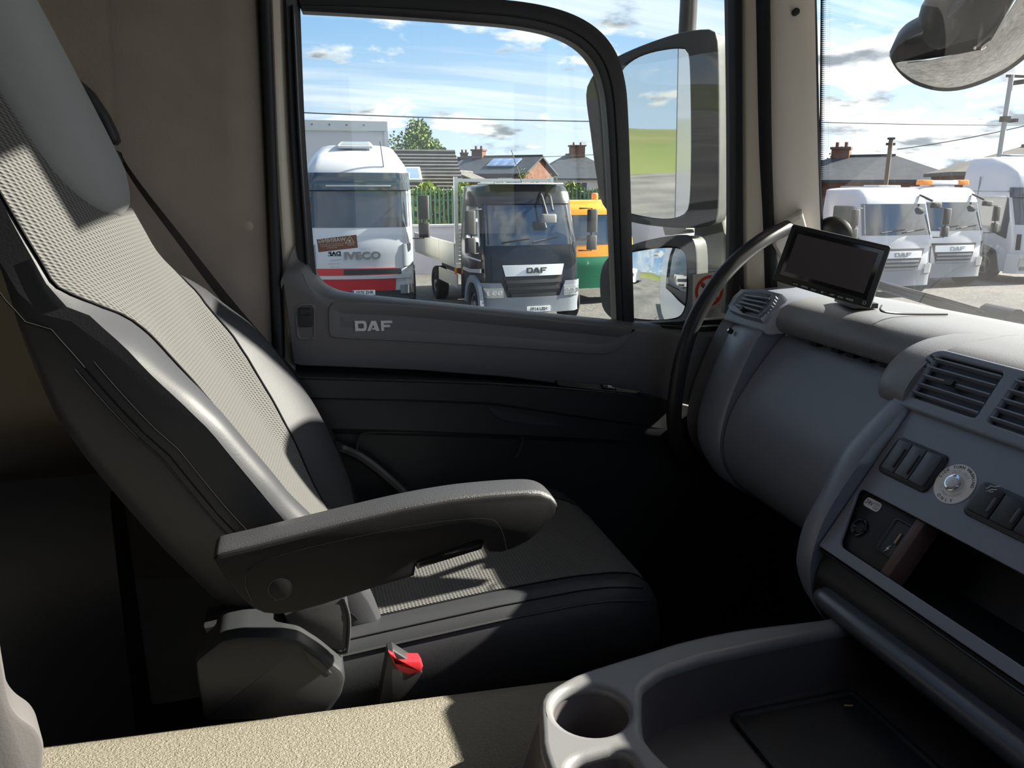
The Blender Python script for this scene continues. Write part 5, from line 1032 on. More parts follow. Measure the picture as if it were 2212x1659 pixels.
# ---- two white lorries with silver badge bands, and a high-roof tractor, to the right
def day_cab(label, P, fwd, bar):
    t = Lorry('white_lorry', label, P, fwd, [(0.45, 0.0), (0.9, 0.03), (1.45, -0.02), (1.62, -0.06), (2.4, -0.30), (2.62, -0.42), (2.72, -0.55)], [(0, 1.15), (1.6, 1.15), (2.72, 1.05)], -1.8, 'lorry_white', group='white lorries parked in a row beyond the windscreen')
    t.patch('windscreen', 1.60, 2.38, -0.92, 0.92, 0.006, 'cab_glass', nq=20); t.patch('grille_surround', 0.72, 1.26, lambda tt: -0.50 - 0.16 * tt, lambda tt: 0.50 + 0.16 * tt, 0.02, 'grille_dark'); b = t.patch('badge_band', 1.02, 1.20, -0.56, 0.56, 0.05, 'silver'); daf(t.frame(1.11, 0.055), -0.2, -0.055, 0.50, 0.11, 0, 0.01, 'bumper_grey', b, local=1)
    for z in (0.95, 0.85, 0.75): t.patch('grille_slat', z - 0.03, z + 0.02, -0.50, 0.50, 0.045, 'bumper_grey', nz=2)
    t.patch('bumper', 0.30, 0.70, -1.0, 1.0, 0.05, 'bumper_grey', nz=4)
    for sg in (-1, 1): t.patch('headlamp', 0.62, 0.85, min(sg * 0.68, sg * 0.97), max(sg * 0.68, sg * 0.97), 0.055, 'lamp', nz=3); t.patch('corner_lamp', 0.88, 1.3, min(sg * 0.86, sg * 0.98), max(sg * 0.86, sg * 0.98), 0.02, 'grille_dark', nz=3)
    t.side('door_window', [(-0.35, 1.55), (-0.52, 2.32), (-1.3, 2.32), (-1.3, 1.45), (-0.8, 1.42)], -1, 0.012, 'cab_glass', r=0.06); t.mirrors(1.9, -0.15, -1, 0.42); t.mirrors(1.9, -0.15, 1, 0.42)
    t.side('wheel_arch', arch(-0.62, 0.45, 0.62, 0.49), -1, 0.07, 'bumper_grey', th=0.08); t.wiper(1.66, -0.5, 1.74, 0.1); t.wiper(1.66, 0.05, 1.74, 0.65)
    a = t.tube('front_mirror_arm', [t.f(2.6, 0.72, 0.02), t.f(2.45, 0.80, 0.25)], 0.03, 'chassis'); t.box('front_mirror_case', t.f(2.35, 0.84, 0.28), (0.14, 0.30, 0.14), 'chassis', a, bev=0.04)
    for x, y in ((-0.62, -1.06), (-0.62, 1.06)): t.wheel(x, y, 0.45)
    t.box('rear_body', (-4.4, 0, 1.15), (4.6, 2.3, 0.5), 'alu'); t.box('roof_hatch', (-0.95, 0, 2.82), (0.6, 0.7, 0.05), 'lorry_white', bev=0.02)
    if bar:
        lb = t.box('light_bar', (-0.75, 0.0, 2.92), (0.22, 1.5, 0.12), 'plate_white', bev=0.03)
        for sg in (-1, 1): t.box('amber_lens', (-0.75, sg * 0.62, 2.925), (0.25, 0.40, 0.14), 'amber', lb, bev=0.03)
    return t
P = PZ(1935, 618, -0.1); day_cab('white lorry with silver badge band, partly hidden behind the monitor', P, (-0.02, -1), False)
P = PZ(2052, 603, -0.1); day_cab('white lorry with amber roof light bar beside the white tractor', (P.x + 0.4, P.y + 0.4), (-0.02, -1), True)
P = PZ(2240, 600, -0.1)
P = V((P.x * 1.05 + 0.3, P.y * 1.05, 0))
tr = Lorry('white_tractor', 'white high-roof tractor unit at the right edge of the windscreen view', P, (0.0, -1), [(0.35, 0.0), (0.9, 0.05), (1.5, 0.02), (1.75, -0.04), (2.6, -0.30), (2.85, -0.36), (3.25, -0.55), (3.5, -0.95), (3.62, -1.4)], [(0, 1.22), (2.6, 1.22), (3.3, 1.14), (3.62, 0.95)], -2.3, 'lorry_white', bulge=0.14, corner=0.25, group='white lorries parked in a row beyond the windscreen')
tr.patch('windscreen', 1.72, 2.5, -0.94, 0.94, 0.006, 'cab_glass', nq=20); tr.patch('sun_visor', 2.5, 2.78, -0.97, 0.97, 0.06, 'cab_glass', nq=20)
g_ = tr.patch('grille', 1.0, 1.5, lambda t: -0.5 - 0.1 * t, lambda t: 0.5 + 0.1 * t, 0.02, 'grille_dark')
for z in (1.4, 1.26, 1.12): tr.patch('grille_slat', z - 0.02, z + 0.02, -0.52, 0.52, 0.04, 'lorry_white', g_, nz=1)
tr.patch('bumper', 0.30, 0.90, -1.0, 1.0, 0.05, 'lorry_white', nz=4); tr.patch('lower_grille', 0.42, 0.56, -0.45, 0.45, 0.07, 'grille_dark', nz=1); tr.patch('upper_slot', 0.72, 0.86, -0.45, 0.45, 0.07, 'grille_dark', nz=1)
for sg in (-1, 1): h = tr.patch('headlamp', 0.52, 0.76, min(sg * 0.55, sg * 0.85), max(sg * 0.55, sg * 0.85), 0.07, 'lamp', nz=3); tr.patch('fog_lamp', 0.40, 0.50, min(sg * 0.58, sg * 0.80), max(sg * 0.58, sg * 0.80), 0.07, 'hub', nz=2); tr.patch('air_slot', 1.0, 1.45, min(sg * 0.86, sg * 0.92), max(sg * 0.86, sg * 0.92), 0.02, 'grille_dark', nz=2)
tr.side('door_window', [(-0.42, 1.85), (-0.58, 2.5), (-1.55, 2.5), (-1.55, 1.75), (-1.0, 1.5), (-0.42, 1.3)], -1, 0.012, 'cab_glass', r=0.05); tr.side('wheel_arch', [(-0.5, 0.3), (-0.7, 0.95), (-1.1, 1.1), (-1.5, 1.0), (-1.7, 0.3)], -1, 0.01, 'grille_dark', r=0.1); tr.side('seam', [(-0.6, 2.68), (-2.2, 2.68), (-2.2, 2.66), (-0.6, 2.66)], -1, 0.006, 'bumper_grey'); tr.side('seam', [(-1.66, 0.9), (-1.66, 3.1), (-1.68, 3.1), (-1.68, 0.9)], -1, 0.006, 'bumper_grey')
for x, y in ((-1.1, -1.13), (-1.1, 1.13)): tr.wheel(x, y, 0.5)
fr = Fr(V((-1.5, 0.0, 3.69)), (0, 1, 0), V((-1, 0, 0.1))); slab(fr, rnd([(-0.4, 0), (0.4, 0), (0.4, 0.4), (-0.4, 0.4)], 0.06), 0.0, 0.05, 'side_glass', 'roof_hatch', tr.root, bev=0.02, local=1)
tr.number_plate('', 0.62, 0.35, True)
# white van nose, half behind the pillar
P = PZ(1640, 590, -0.1)
vn = Lorry('white_van', 'white van nose half hidden behind the front pillar', (P.x * 1.10 - 1.9, P.y * 1.10 + 0.5), (0.0, -1), [(0.35, 0.0), (0.8, 0.05), (1.15, -0.10), (1.35, -0.5), (2.1, -1.15), (2.35, -1.5)], [(0, 1.0), (1.3, 1.0), (2.35, 0.85)], -4.5, 'lorry_white', bulge=0.12, corner=0.2)
vn.patch('windscreen', 1.36, 2.1, -0.9, 0.9, 0.008, 'cab_glass'); vn.patch('grille', 0.62, 0.88, -0.5, 0.5, 0.02, 'grille_dark'); vn.patch('bumper', 0.25, 0.55, -1, 1, 0.03, 'grille_dark', nz=2)
for sg in (-1, 1): vn.patch('headlamp', 0.75, 0.98, min(sg * 0.62, sg * 0.97), max(sg * 0.62, sg * 0.97), 0.03, 'lamp', nz=3)
for x in (-0.9, -3.6):
    for y in (-0.85, 0.85): vn.wheel(x, y, 0.36, 0.24)
vn.side('door_window', [(-0.9, 1.4), (-1.4, 2.0), (-2.0, 2.0), (-2.0, 1.4)], -1, 0.012, 'cab_glass', r=0.04)
# ================================================================ houses, trees, fence, poles
mat('brick', (0.20, 0.08, 0.055), 0.85, 0.2, var=0.35, vscale=3); mat('brick_dark', (0.17, 0.085, 0.06), 0.85, 0.2, var=0.3, vscale=3); mat('slate', (0.045, 0.052, 0.064), 0.6, 0.3, var=0.3, vscale=2); mat('tile_grey', (0.12, 0.113, 0.105), 0.75, 0.2, var=0.25, vscale=2); mat('render_white', (0.55, 0.53, 0.48), 0.8); mat('win_pane', (0.05, 0.07, 0.09), 0.08, 0.8); mat('win_frame', (0.72, 0.72, 0.70), 0.5); mat('solar', (0.10, 0.17, 0.32), 0.12, 0.8, coat=1.0); mat('palisade', (0.03, 0.13, 0.08), 0.5); mat('wall_white', (0.62, 0.60, 0.64), 0.7); mat('wood_pole', (0.16, 0.12, 0.09), 0.85); mat('steel_pole', (0.35, 0.36, 0.37), 0.5, metal=0.4); mat('field', (0.05, 0.075, 0.022), 0.95, 0.1, var=0.5, vscale=0.03, col2=(0.10, 0.10, 0.04)); mat('wood_hill', (0.035, 0.06, 0.025), 0.95, 0.1, var=0.5, vscale=0.06); mat('leaf', (0.075, 0.13, 0.025), 0.6, 0.3, var=0.6, vscale=0.8, col2=(0.16, 0.20, 0.04)); mat('leaf_dark', (0.045, 0.075, 0.022), 0.6, 0.3, var=0.5, vscale=0.8); mat('bark', (0.09, 0.07, 0.05), 0.9)
def house(name, label, c, depth, w, wall_px, ridge_px, hip, wm, rm, ang=0.0, dpt=8.0, group='houses beyond the yard fence', windows=2, chim=None, skew=0.0, ov=0.35):
    """c = pixel x of the middle, depth = distance along the view; heights read at that distance"""
    r = ray(c, 395); k = depth / V((r.x, r.y)).length; px, py = r.x * k, r.y * k
    sc = depth / V((r.x, r.y)).length
    zw = PY(c, wall_px, py).z; zr = PY(c, ridge_px, py).z
    t = thing(name, label, 'house', (px, py, GZ), math.atan2(-r.x, r.y) + ang, group); M = MAT0[t.name]
    hw, hd = w / 2, dpt / 2; zb = 0.0; zw -= GZ; zr -= GZ
    def B(nm, vs, fs, m, par=t): return mesh(nm, vs, fs, m, par, smooth=False, local=1)
    # walls (with gables when not hipped): front face at y=-hd
    v = [(-hw, -hd, zb), (hw, -hd, zb), (hw, hd, zb), (-hw, hd, zb), (-hw, -hd, zw), (hw, -hd, zw), (hw, hd, zw), (-hw, hd, zw)]; f = [(0, 1, 5, 4), (2, 3, 7, 6)]
    if hip: f += [(1, 2, 6, 5), (3, 0, 4, 7), (4, 5, 6, 7)]
    else: v += [(-hw, 0, zr - 0.05), (hw, 0, zr - 0.05)]; f += [(1, 2, 6, 9, 5), (3, 0, 4, 8, 7)]
    B('walls', v, f, wm)
    h_ = hd * 0.95 if hip else 0.0; e = ov; d = 0.18
    rv = [(-hw - e, -hd - e, zw - e * 0.3), (hw + e, -hd - e, zw - e * 0.3), (hw + e, hd + e, zw - e * 0.3), (-hw - e, hd + e, zw - e * 0.3), (-hw - (0 if hip else e) + h_, 0, zr), (hw + (0 if hip else e) - h_, 0, zr)]
    rv2 = [(a, b, z - d) for a, b, z in rv]
    fs = [(0, 1, 5, 4), (2, 3, 4, 5)] + ([(1, 2, 5), (3, 0, 4)] if hip else [])
    fs2 = [tuple(i + 6 for i in reversed(q)) for q in fs]; rim = [(0, 1, 7, 6), (2, 3, 9, 8)] + ([(1, 2, 8, 7), (3, 0, 6, 9)] if hip else [(1, 5, 11, 7), (5, 2, 8, 11), (0, 4, 10, 6), (4, 3, 9, 10)])
    ro = B('roof', rv + rv2, fs + fs2 + rim, rm)
    mb = MB(); mb.tube([V((rv[4][0], 0, zr + 0.02)), V((rv[5][0], 0, zr + 0.02))], 0.10, 8); mb.build('ridge', rm, ro, local=1)
    for i in range(windows):
        u = -hw + w * (i + 0.5) / windows; z0 = zw - 1.75; fr = Fr((u, -hd, z0), (1, 0, 0), (0, 0, 1)); ww = min(0.75, w / windows * 0.32)
        wf = slab(fr, [(-ww, 0), (ww, 0), (ww, 1.25), (-ww, 1.25)], 0.0, 0.06, 'win_frame', 'window', t, local=1)
        for s in (-1, 1): slab(fr, [(s * ww * 0.5 - ww * 0.42, 0.08), (s * ww * 0.5 + ww * 0.42, 0.08), (s * ww * 0.5 + ww * 0.42, 1.17), (s * ww * 0.5 - ww * 0.42, 1.17)], 0.05, 0.075, 'win_pane', 'pane', wf, local=1)
    if chim:
        for (u, top, cw) in chim:
            zt = PY(c, top, py).z - GZ; mb = MB(); mb.box((u, 0, (zr - 0.8 + zt) / 2), (cw, cw * 0.7, zt - zr + 0.8)); mb.box((u, 0, zt - 0.06), (cw * 1.15, cw * 0.85, 0.16)); ch = mb.build('chimney', 'brick_dark', t, smooth=False, local=1)
            for s in (-1, 1): mb = MB(); mb.tube([V((u + s * cw * 0.25, 0, zt)), V((u + s * cw * 0.25, 0, zt + 0.35))], 0.12, 8); mb.build('chimney_pot', 'brick', ch, local=1)
    t['_dims'] = (hw, hd, zw, zr); return t, (hw, hd, zw, zr)
A, dm = house('grey_roof_house', 'near house with large grey tiled roof left of the flatbed', 900, 42, 3.4, 428, 328, False, 'brick', 'tile_grey', 0.10, 8, windows=2)
hw, hd, zw, zr = dm
for i in range(14):       # tile courses stand proud of the near roof slope
    s = (i + 0.5) / 14; y = -hd - 0.35 + (hd + 0.35) * s; z = zw - 0.1 + (zr - zw + 0.1) * s; mb = MB(); mb.box((0, y, z + 0.05), (2 * hw + 0.7, 0.06, 0.07)); mb.build('tile_course', 'tile_grey', A, smooth=False, local=1)
fr = Fr((-0.6, -hd * 0.55, zw + (zr - zw) * 0.45), (1, 0, 0), (0, hd, zr - zw)); sk = slab(fr, [(-0.6, -0.6), (0.6, -0.6), (0.6, 0.6), (-0.6, 0.6)], 0.0, 0.22, 'win_frame', 'skylight', A, local=1); slab(fr, [(-0.5, -0.5), (0.5, -0.5), (0.5, 0.5), (-0.5, 0.5)], 0.2, 0.23, 'solar', 'pane', sk, local=1)
house('brick_garage', 'low red brick garage with gable left of the flatbed cab', 1002, 50, 4.4, 398, 372, False, 'brick', 'tile_grey', R(78), 3.4, windows=0)
house('slate_house', 'small slate-roofed house with one chimney behind the garage', 998, 95, 6.6, 372, 342, True, 'brick_dark', 'slate', 0, 8, windows=2, chim=[(0.3, 330, 0.9)])
D, dm = house('solar_house', 'brick house with solar panels on its slate roof', 1090, 80, 7.6, 374, 338, False, 'brick_dark', 'slate', -0.45, 7.5, windows=2, chim=[(-2.9, 322, 1.2)])
hw, hd, zw, zr = dm; fr = Fr((0.9, -hd * 0.5, (zw + zr) / 2), (1, 0, 0), (0, hd, zr - zw))
for i in range(3): slab(fr, [(-1.6 + i * 1.05, -0.9), (-0.6 + i * 1.05, -0.9), (-0.6 + i * 1.05, 1.0), (-1.6 + i * 1.05, 1.0)], 0.12, 0.22, 'solar', 'solar_panel', D, bev=0.02, local=1)
house('hipped_house', 'large hipped-roof house with a wide chimney beside the mirror', 1238, 96, 10.5, 384, 334, True, 'render_white', 'slate', 0.2, 9, windows=3, chim=[(0.4, 314, 1.7)])
house('brick_house', 'brick house with hipped slate roof seen through the windscreen', 1862, 62, 12.5, 386, 337, True, 'brick', 'slate', -0.12, 9, windows=3, chim=[(-1.6, 317, 1.2)])
house('far_roof_house', 'house with grey tiled roof behind the white tractor', 2215, 48, 7.5, 368, 316, True, 'brick', 'tile_grey', 0.25, 7, windows=2)
# ---- trees
def tree(name, label, px, depth, top_px, wid, n, m, trunk=True, seed=1, base=None, group=None):
    rd = random.Random(seed); r = ray(px, 395); k = depth / V((r.x, r.y)).length; X, Y = r.x * k, r.y * k; zt = PY(px, top_px, Y).z
    t = thing(name, label, 'tree', (X, Y, GZ), 0, group); H = zt - GZ; zb = base if base is not None else H * 0.35; vs = []; fs = []
    blobs = []
    for i in range(13):
        a = rd.random() * 6.28; q = rd.random() ** 0.6; z = zb + (H - zb) * (0.12 + 0.76 * rd.random()); lim = math.sin(math.pi * min(1, max(0.08, (z - zb) / (H - zb) * 0.8 + 0.12))); blobs.append((math.cos(a) * q * wid * 0.36 * lim, math.sin(a) * q * wid * 0.36 * lim, z, wid * (0.13 + 0.11 * rd.random())))
    blobs.append((0, 0, H - wid * 0.16, wid * 0.17))
    for i in range(n):
        bx_, by_, bz_, br = blobs[i % len(blobs)]; d = V((rd.gauss(0, 1), rd.gauss(0, 1), rd.gauss(0, 1))).normalized() * br * (0.55 + 0.5 * rd.random()); c = V((bx_, by_, bz_)) + d; s = wid * 0.020 * (0.6 + rd.random()); u = V((rd.gauss(0, 1), rd.gauss(0, 1), rd.gauss(0, 1))).normalized(); w = u.cross(V((rd.gauss(0, 1), rd.gauss(0, 1), rd.gauss(0, 1)))).normalized(); b = len(vs)
        vs += [c + u * s, c + w * s * 0.6, c - u * s, c - w * s * 0.6]; fs.append((b, b + 1, b + 2, b + 3))
    o = mesh('foliage', vs, fs, m, t, smooth=False, local=1); o['kind'] = 'stuff'
    mb = MB(); mb.tube([V((0, 0, 0)), V((0.05, 0, zb)), V((0, 0.05, H * 0.7))], [wid * 0.035, wid * 0.028, wid * 0.01], 8); tk = mb.build('trunk', 'bark', t, local=1)
    for i in range(5): bq = blobs[i]; mb = MB(); mb.tube([V((0.03, 0, zb * 0.9 + 0.3 * i)), V(bq[:3])], [wid * 0.014, wid * 0.005], 6); mb.build('branch', 'bark', tk, local=1)
    return t
tree('broad_tree', 'broad green tree behind the grey-roofed house', 908, 52, 262, 4.4, 5200, 'leaf', seed=3)
tree('young_tree', 'small bright yellow-green tree in front of the solar house', 1128, 40, 366, 1.5, 700, 'leaf', seed=5, base=2.0)
tree('young_tree', 'small leafy sapling between the two slate roofs', 1192, 44, 374, 1.3, 500, 'leaf', seed=6, base=1.8)
tree('dark_tree', 'dark tree behind the brick house near the pillar', 1812, 75, 318, 4.5, 1600, 'leaf_dark', seed=8)
tree('dark_tree', 'dark low tree between the mirror arm and the front pillar', 1578, 60, 335, 4.0, 1500, 'leaf_dark', seed=9)
def hedge(name, label, x0, x1, depth, top, n, m, seed):
    rd = random.Random(seed); vs = []; fs = []; pts = []
    for i in range(n):
        px = x0 + (x1 - x0) * rd.random(); r = ray(px, 395); k = depth * (1 + 0.05 * rd.random()) / V((r.x, r.y)).length; X, Y = r.x * k, r.y * k; zt = PY(px, top + 12 * math.sin(px * 0.08), Y).z; z = GZ + (zt - GZ) * rd.random() ** 0.6; c = V((X, Y, z)); s = 0.10 + 0.10 * rd.random(); u = V((rd.gauss(0, 1), rd.gauss(0, 1), rd.gauss(0, 1))).normalized(); w = u.cross(V((rd.gauss(0, 1), rd.gauss(0, 1), rd.gauss(0, 1)))).normalized(); b = len(vs); vs += [c + u * s, c + w * s * 0.6, c - u * s, c - w * s * 0.6]; fs.append((b, b + 1, b + 2, b + 3))
    o = mesh(name, vs, fs, m, None, smooth=False); tag(o, label, 'hedge', kind='stuff')
hedge('hedge', 'scruffy sunlit bushes behind the green palisade fence', 875, 1330, 31, 405, 5200, 'leaf', 4)
# ---- green palisade fence and low white wall
r0 = ray(872, 395); k0 = 27.5 / r0.y; F0 = V((r0.x * k0, 27.5, 0)); pf = thing('palisade_fence', 'green steel palisade fence behind the flatbed lorry', 'fence', (F0.x + 3, 27.5, GZ))
pale = None; zt = PY(900, 404, 27.5).z
for i in range(58):
    x = F0.x + 0.155 * i
    if pale is None:
        mb = MB(); mb.grid([[V((x + a, 27.5 + b, z)) for a, b in ((-0.035, 0), (0, -0.02), (0.035, 0))] for z in (GZ, zt - 0.15)] + [[V((x - 0.004, 27.5, zt)), V((x, 27.48, zt)), V((x + 0.004, 27.5, zt))]]); pale = mb.build('pale', 'palisade', pf, smooth=False); x00 = x
    else:
        c = pale.copy(); COL.objects.link(c); c.parent = pf; c.matrix_parent_inverse = pale.matrix_parent_inverse.copy(); c.location = (x - x00, 0, 0)
for z in (GZ + 0.5, zt - 0.45): mb = MB(); mb.box((F0.x + 4.4, 27.55, z), (9.0, 0.05, 0.06)); mb.build('rail', 'palisade', pf, smooth=False)
a = PY(885, 490, 25.5); b = PY(1000, 490, 25.5); mb = MB(); mb.box(((a.x + b.x) / 2, 25.5, (a.z + GZ) / 2), (b.x - a.x + 2.2, 0.25, a.z - GZ)); mb.box(((a.x + b.x) / 2, 25.5, a.z + 0.03), (b.x - a.x + 2.3, 0.34, 0.07)); lw = mb.build('low_wall', 'wall_white', smooth=False); tag(lw, 'low pale wall in front of the palisade fence', 'wall')
# ---- poles and wires
def pole(name, label, px, top, bot, depth, r, m, parts):
    q = ray(px, 395); k = depth / V((q.x, q.y)).length; X, Y = q.x * k, q.y * k; zt = PY(px + 4, top, Y).z; t = thing(name, label, 'pole', (X, Y, GZ)); mb = MB(); mb.tube([V((X, Y, GZ)), V((X, Y, zt))], r, 10); mb.build('shaft', m, t)
    for nm, dz, d, ox in parts: mb = MB(); mb.box((X + ox, Y, zt + dz), d); mb.build(nm, 'chassis', t, smooth=False)
    return V((X, Y, zt))
p1 = pole('wooden_pole', 'short wooden cable pole in front of the brick house', 1914, 300, 410, 45, 0.11, 'wood_pole', [('cross_piece', -0.25, (0.5, 0.1, 0.12), 0), ('cap', 0.02, (0.26, 0.26, 0.1), 0)])
p2 = pole('camera_mast', 'tall steel mast with camera and cross arm behind the tractor', 2150, 160, 330, 40, 0.10, 'steel_pole', [('cross_arm', -0.05, (0.9, 0.1, 0.1), 0.2), ('junction_box', -1.75, (0.34, 0.25, 0.22), 0), ('camera', -1.80, (0.16, 0.40, 0.14), 0.42), ('lamp_arm', -0.28, (0.1, 0.5, 0.18), 0.42)])
def wire(label, a, b, sag, r):
    mb = MB(); pts = [V(a).lerp(V(b), i / 20) - V((0, 0, sag * 4 * (i / 20) * (1 - i / 20))) for i in range(21)]; mb.tube(pts, r, 5); tag(mb.build('overhead_wire', 'chassis'), label, 'wire')
wire('overhead cable crossing the sky above the lorries', PY(430, 232, 40), PY(1700, 262, 40), 0.25, 0.03)
wire('overhead cable level across the windscreen view', PY(1600, 258, 30), PY(2600, 262, 30), 0.2, 0.022); wire('slanting cable rising from the wooden pole', p1 + V((0.35, -0.1, -0.5)), PY(2420, 218, 25), 0.2, 0.022)
wire('thin lower cable in front of the house chimneys', PY(700, 326, 66), PY(1320, 332, 66), 0.4, 0.03)
# ---- far hills all round, one gentle ring
mb = MB(); rows = []
for i in range(97):
    a = 2 * math.pi * i / 96; h = 7 + 4 * math.sin(a * 3 + 1.0) + 2 * math.sin(a * 7); rows.append([V((d * math.cos(a), d * math.sin(a), z)) for d, z in ((190, GZ - 0.2), (300, GZ + h * 0.35), (420, GZ + h * 0.8), (560, GZ + h * 1.15), (700, GZ + h * 0.6))])
mb.grid(rows); struct(mb.build('hills', 'field', ang=80), 'far green hills')
# grass bank and parked vehicles behind the cab, seen only in the mirrors
mb = MB(); rows = []
for i in range(40):
    y = -90 + 220 * i / 39; h = 2.6 + 0.5 * math.sin(y * 0.13); rows.append([V((-62 - 0.1 * y, y, GZ - 0.05)), V((-66 - 0.1 * y, y, GZ + h * 0.75)), V((-74 - 0.1 * y, y, GZ + h)), V((-130, y, GZ + h * 1.7))])
mb.grid(rows); tag(mb.build('grass_bank', 'field', ang=70), 'grassy bank behind the yard, reflected in the side mirrors', 'bank')
def far_lorry(x, y, m, label):
    t = Lorry('parked_lorry', label, (x, y), (1, 0.05), [(0.4, 0.0), (1.5, -0.03), (2.4, -0.28), (3.1, -0.55)], 1.2, -2.0, m, group='lorries reflected in the mirrors'); t.patch('windscreen', 1.6, 2.4, -0.9, 0.9, 0.01, 'cab_glass'); t.patch('grille', 0.5, 1.1, -0.5, 0.5, 0.02, 'grille_dark'); t.box('trailer', (-5.5, 0, 2.1), (6, 2.4, 2.8), m)
    for q in (-1, 1): t.wheel(-0.8, q * 1.0, 0.5); t.wheel(-6, q * 1.0, 0.5)
far_lorry(-22, 9.5, 'lorry_white', 'white lorry reflected nearest the cab side in the lower mirror'); far_lorry(-24, 13.5, 'lorry_red', 'red lorry reflected in the lower mirror'); far_lorry(-23, 17.5, 'lorry_white', 'white lorry reflected leftmost in the lower mirror')
# ================================================================ the cab's own mirrors
def mir_frame(px, py, y, rdir):
    o = PY(px, py, y); v = ray(px, py).normalized(); n = (V(rdir).normalized() - v).normalized(); x = V((0, 0, 1)).cross(n).normalized(); return Fr(o, x, n.cross(x))
ca = thing('side_mirror', 'tall double side mirror on its carrier outside the passenger glass', 'mirror', PY(1525, 700, 2.06))
def mirror(px, py, y, rdir, hous, glassp, curv, back=0.09, mc='mirror_case'):
    fr = mir_frame(px, py, y, rdir); t = ca
    H = cr([fr.uv(*p) for p in hous], 4, True); H = H if area(H) > 0 else H[::-1]; H = resample(H, 72); G = cr([fr.uv(*p) for p in glassp], 4, True); G = G if area(G) > 0 else G[::-1]; G = resample(G, 72)
    mb = MB(); mb.grid([[fr.at(a, b, 0.006) for a, b in H], [fr.at(a, b, -0.01) for a, b in inset(H, 0.003)], [fr.at(a, b, -back * 0.6) for a, b in inset(H, 0.004)], [fr.at(a, b, -back * 0.9) for a, b in inset(H, 0.022)], [fr.at(a, b, -back) for a, b in inset(H, 0.05)]], cu=True, cap1=True); mb.build('housing', mc, t, ang=60)
    ring_plate(fr, H, [inset(G, -0.003)], 0.0, 0.012, 'mirror_case_dark', 'rim', t, bev=0.004)
    cx = sum(p[0] for p in G) / len(G); cy = sum(p[1] for p in G) / len(G); mb = MB(); rows = []
    for k in (1.0, 0.85, 0.7, 0.55, 0.4, 0.25, 0.1): rows.append([fr.at(cx + (a - cx) * k, cy + (b - cy) * k, 0.004 + (0 if not curv else (max(0, 0.16 ** 2 - ((a - cx) ** 2 + (b - cy) ** 2) * k * k)) / (2 * curv))) for a, b in G])
    mb.grid(rows, cu=True, cap1=True); mb.build('mirror_glass', 'mirror', t, ang=80); return t, fr
mm1, fr1 = mirror(1430, 290, 2.05, (-1, -0.075, 0.0), [(1270, 205), (1282, 168), (1305, 142), (1355, 114), (1420, 88), (1480, 70), (1530, 64), (1550, 72), (1556, 130), (1557, 300), (1555, 440), (1546, 484), (1500, 492), (1440, 490), (1380, 482), (1335, 468), (1305, 440), (1292, 380), (1280, 290)], [(1330, 200), (1345, 155), (1368, 132), (1400, 117), (1440, 108), (1474, 106), (1489, 118), (1493, 200), (1494, 330), (1491, 430), (1482, 460), (1455, 471), (1420, 471), (1370, 462), (1335, 448), (1322, 420), (1318, 320)], 0)
mm2, fr2_ = mirror(1410, 610, 2.03, (-1, 0.10, -0.10), [(1300, 620), (1304, 580), (1318, 556), (1350, 536), (1400, 519), (1470, 507), (1498, 513), (1508, 545), (1508, 640), (1498, 690), (1460, 702), (1400, 703), (1340, 694), (1308, 668)], [(1325, 610), (1332, 570), (1352, 551), (1400, 540), (1450, 535), (1478, 541), (1487, 565), (1488, 630), (1481, 670), (1462, 686), (1410, 689), (1355, 681), (1330, 660)], 0.55)
# carrier that holds both mirrors, with the upright tube above
fcr = mir_frame(1525, 560, 2.06, (-1, 0.2, 0))
pslab(fcr, [(1492, 470), (1552, 462), (1560, 500), (1568, 512), (1556, 540), (1552, 600), (1550, 650), (1530, 690), (1500, 706), (1480, 700), (1492, 640), (1500, 560), (1488, 510)], -0.09, -0.012, 'mirror_case', 'carrier_cover', ca, bev=0.02)
pslab(fcr, [(1425, 488), (1476, 482), (1478, 502), (1430, 508)], -0.05, -0.01, 'hub', 'clamp', ca, bev=0.006)
mb = MB(); T = PY(1484, 78, 2.10); mb.tube([T + V((0, 0, -0.05)), T, T + V((0.0, 0, 0.35)), T + V((-0.02, -0.25, 0.45))], 0.024, 12); mb.build('upright_tube', 'mirror_case_dark', ca)
pslab(fcr, [(1466, 78), (1520, 64), (1522, 78), (1470, 92)], -0.06, -0.0, 'mirror_case', 'tube_clamp', ca, bev=0.006)
# front-view mirror over the windscreen corner
def mir3(px, py, x, rdir):
    o = PX(px, py, x); v = ray(px, py).normalized(); n = (V(rdir).normalized() - v).normalized(); x_ = V((0, 0, 1)).cross(n).normalized(); return Fr(o, x_, n.cross(x_))
f3 = mir3(2080, 110, 1.62, (0.25, 0.05, -1)); m3 = thing('front_mirror', 'large dark front-view mirror over the windscreen corner', 'mirror', f3.at(0, 0, -0.05))
H3 = [f3.uv(*p) for p in [(1926, 128), (1945, 92), (1990, 66), (2040, 38), (2085, -5), (2130, -60), (2230, -110), (2320, -60), (2300, 40), (2212, 126), (2150, 166), (2080, 191), (2020, 193), (1962, 172)]]; G3 = [f3.uv(*p) for p in [(1934, 134), (1975, 128), (2040, 124), (2090, 108), (2130, 76), (2165, 36), (2195, -20), (2235, -70), (2300, -40), (2288, 30), (2205, 120), (2146, 158), (2078, 183), (2022, 185), (1968, 166)]]
H3 = resample(cr(H3, 4, True), 72); H3 = H3 if area(H3) > 0 else H3[::-1]; G3 = resample(cr(G3, 4, True), 72); G3 = G3 if area(G3) > 0 else G3[::-1]
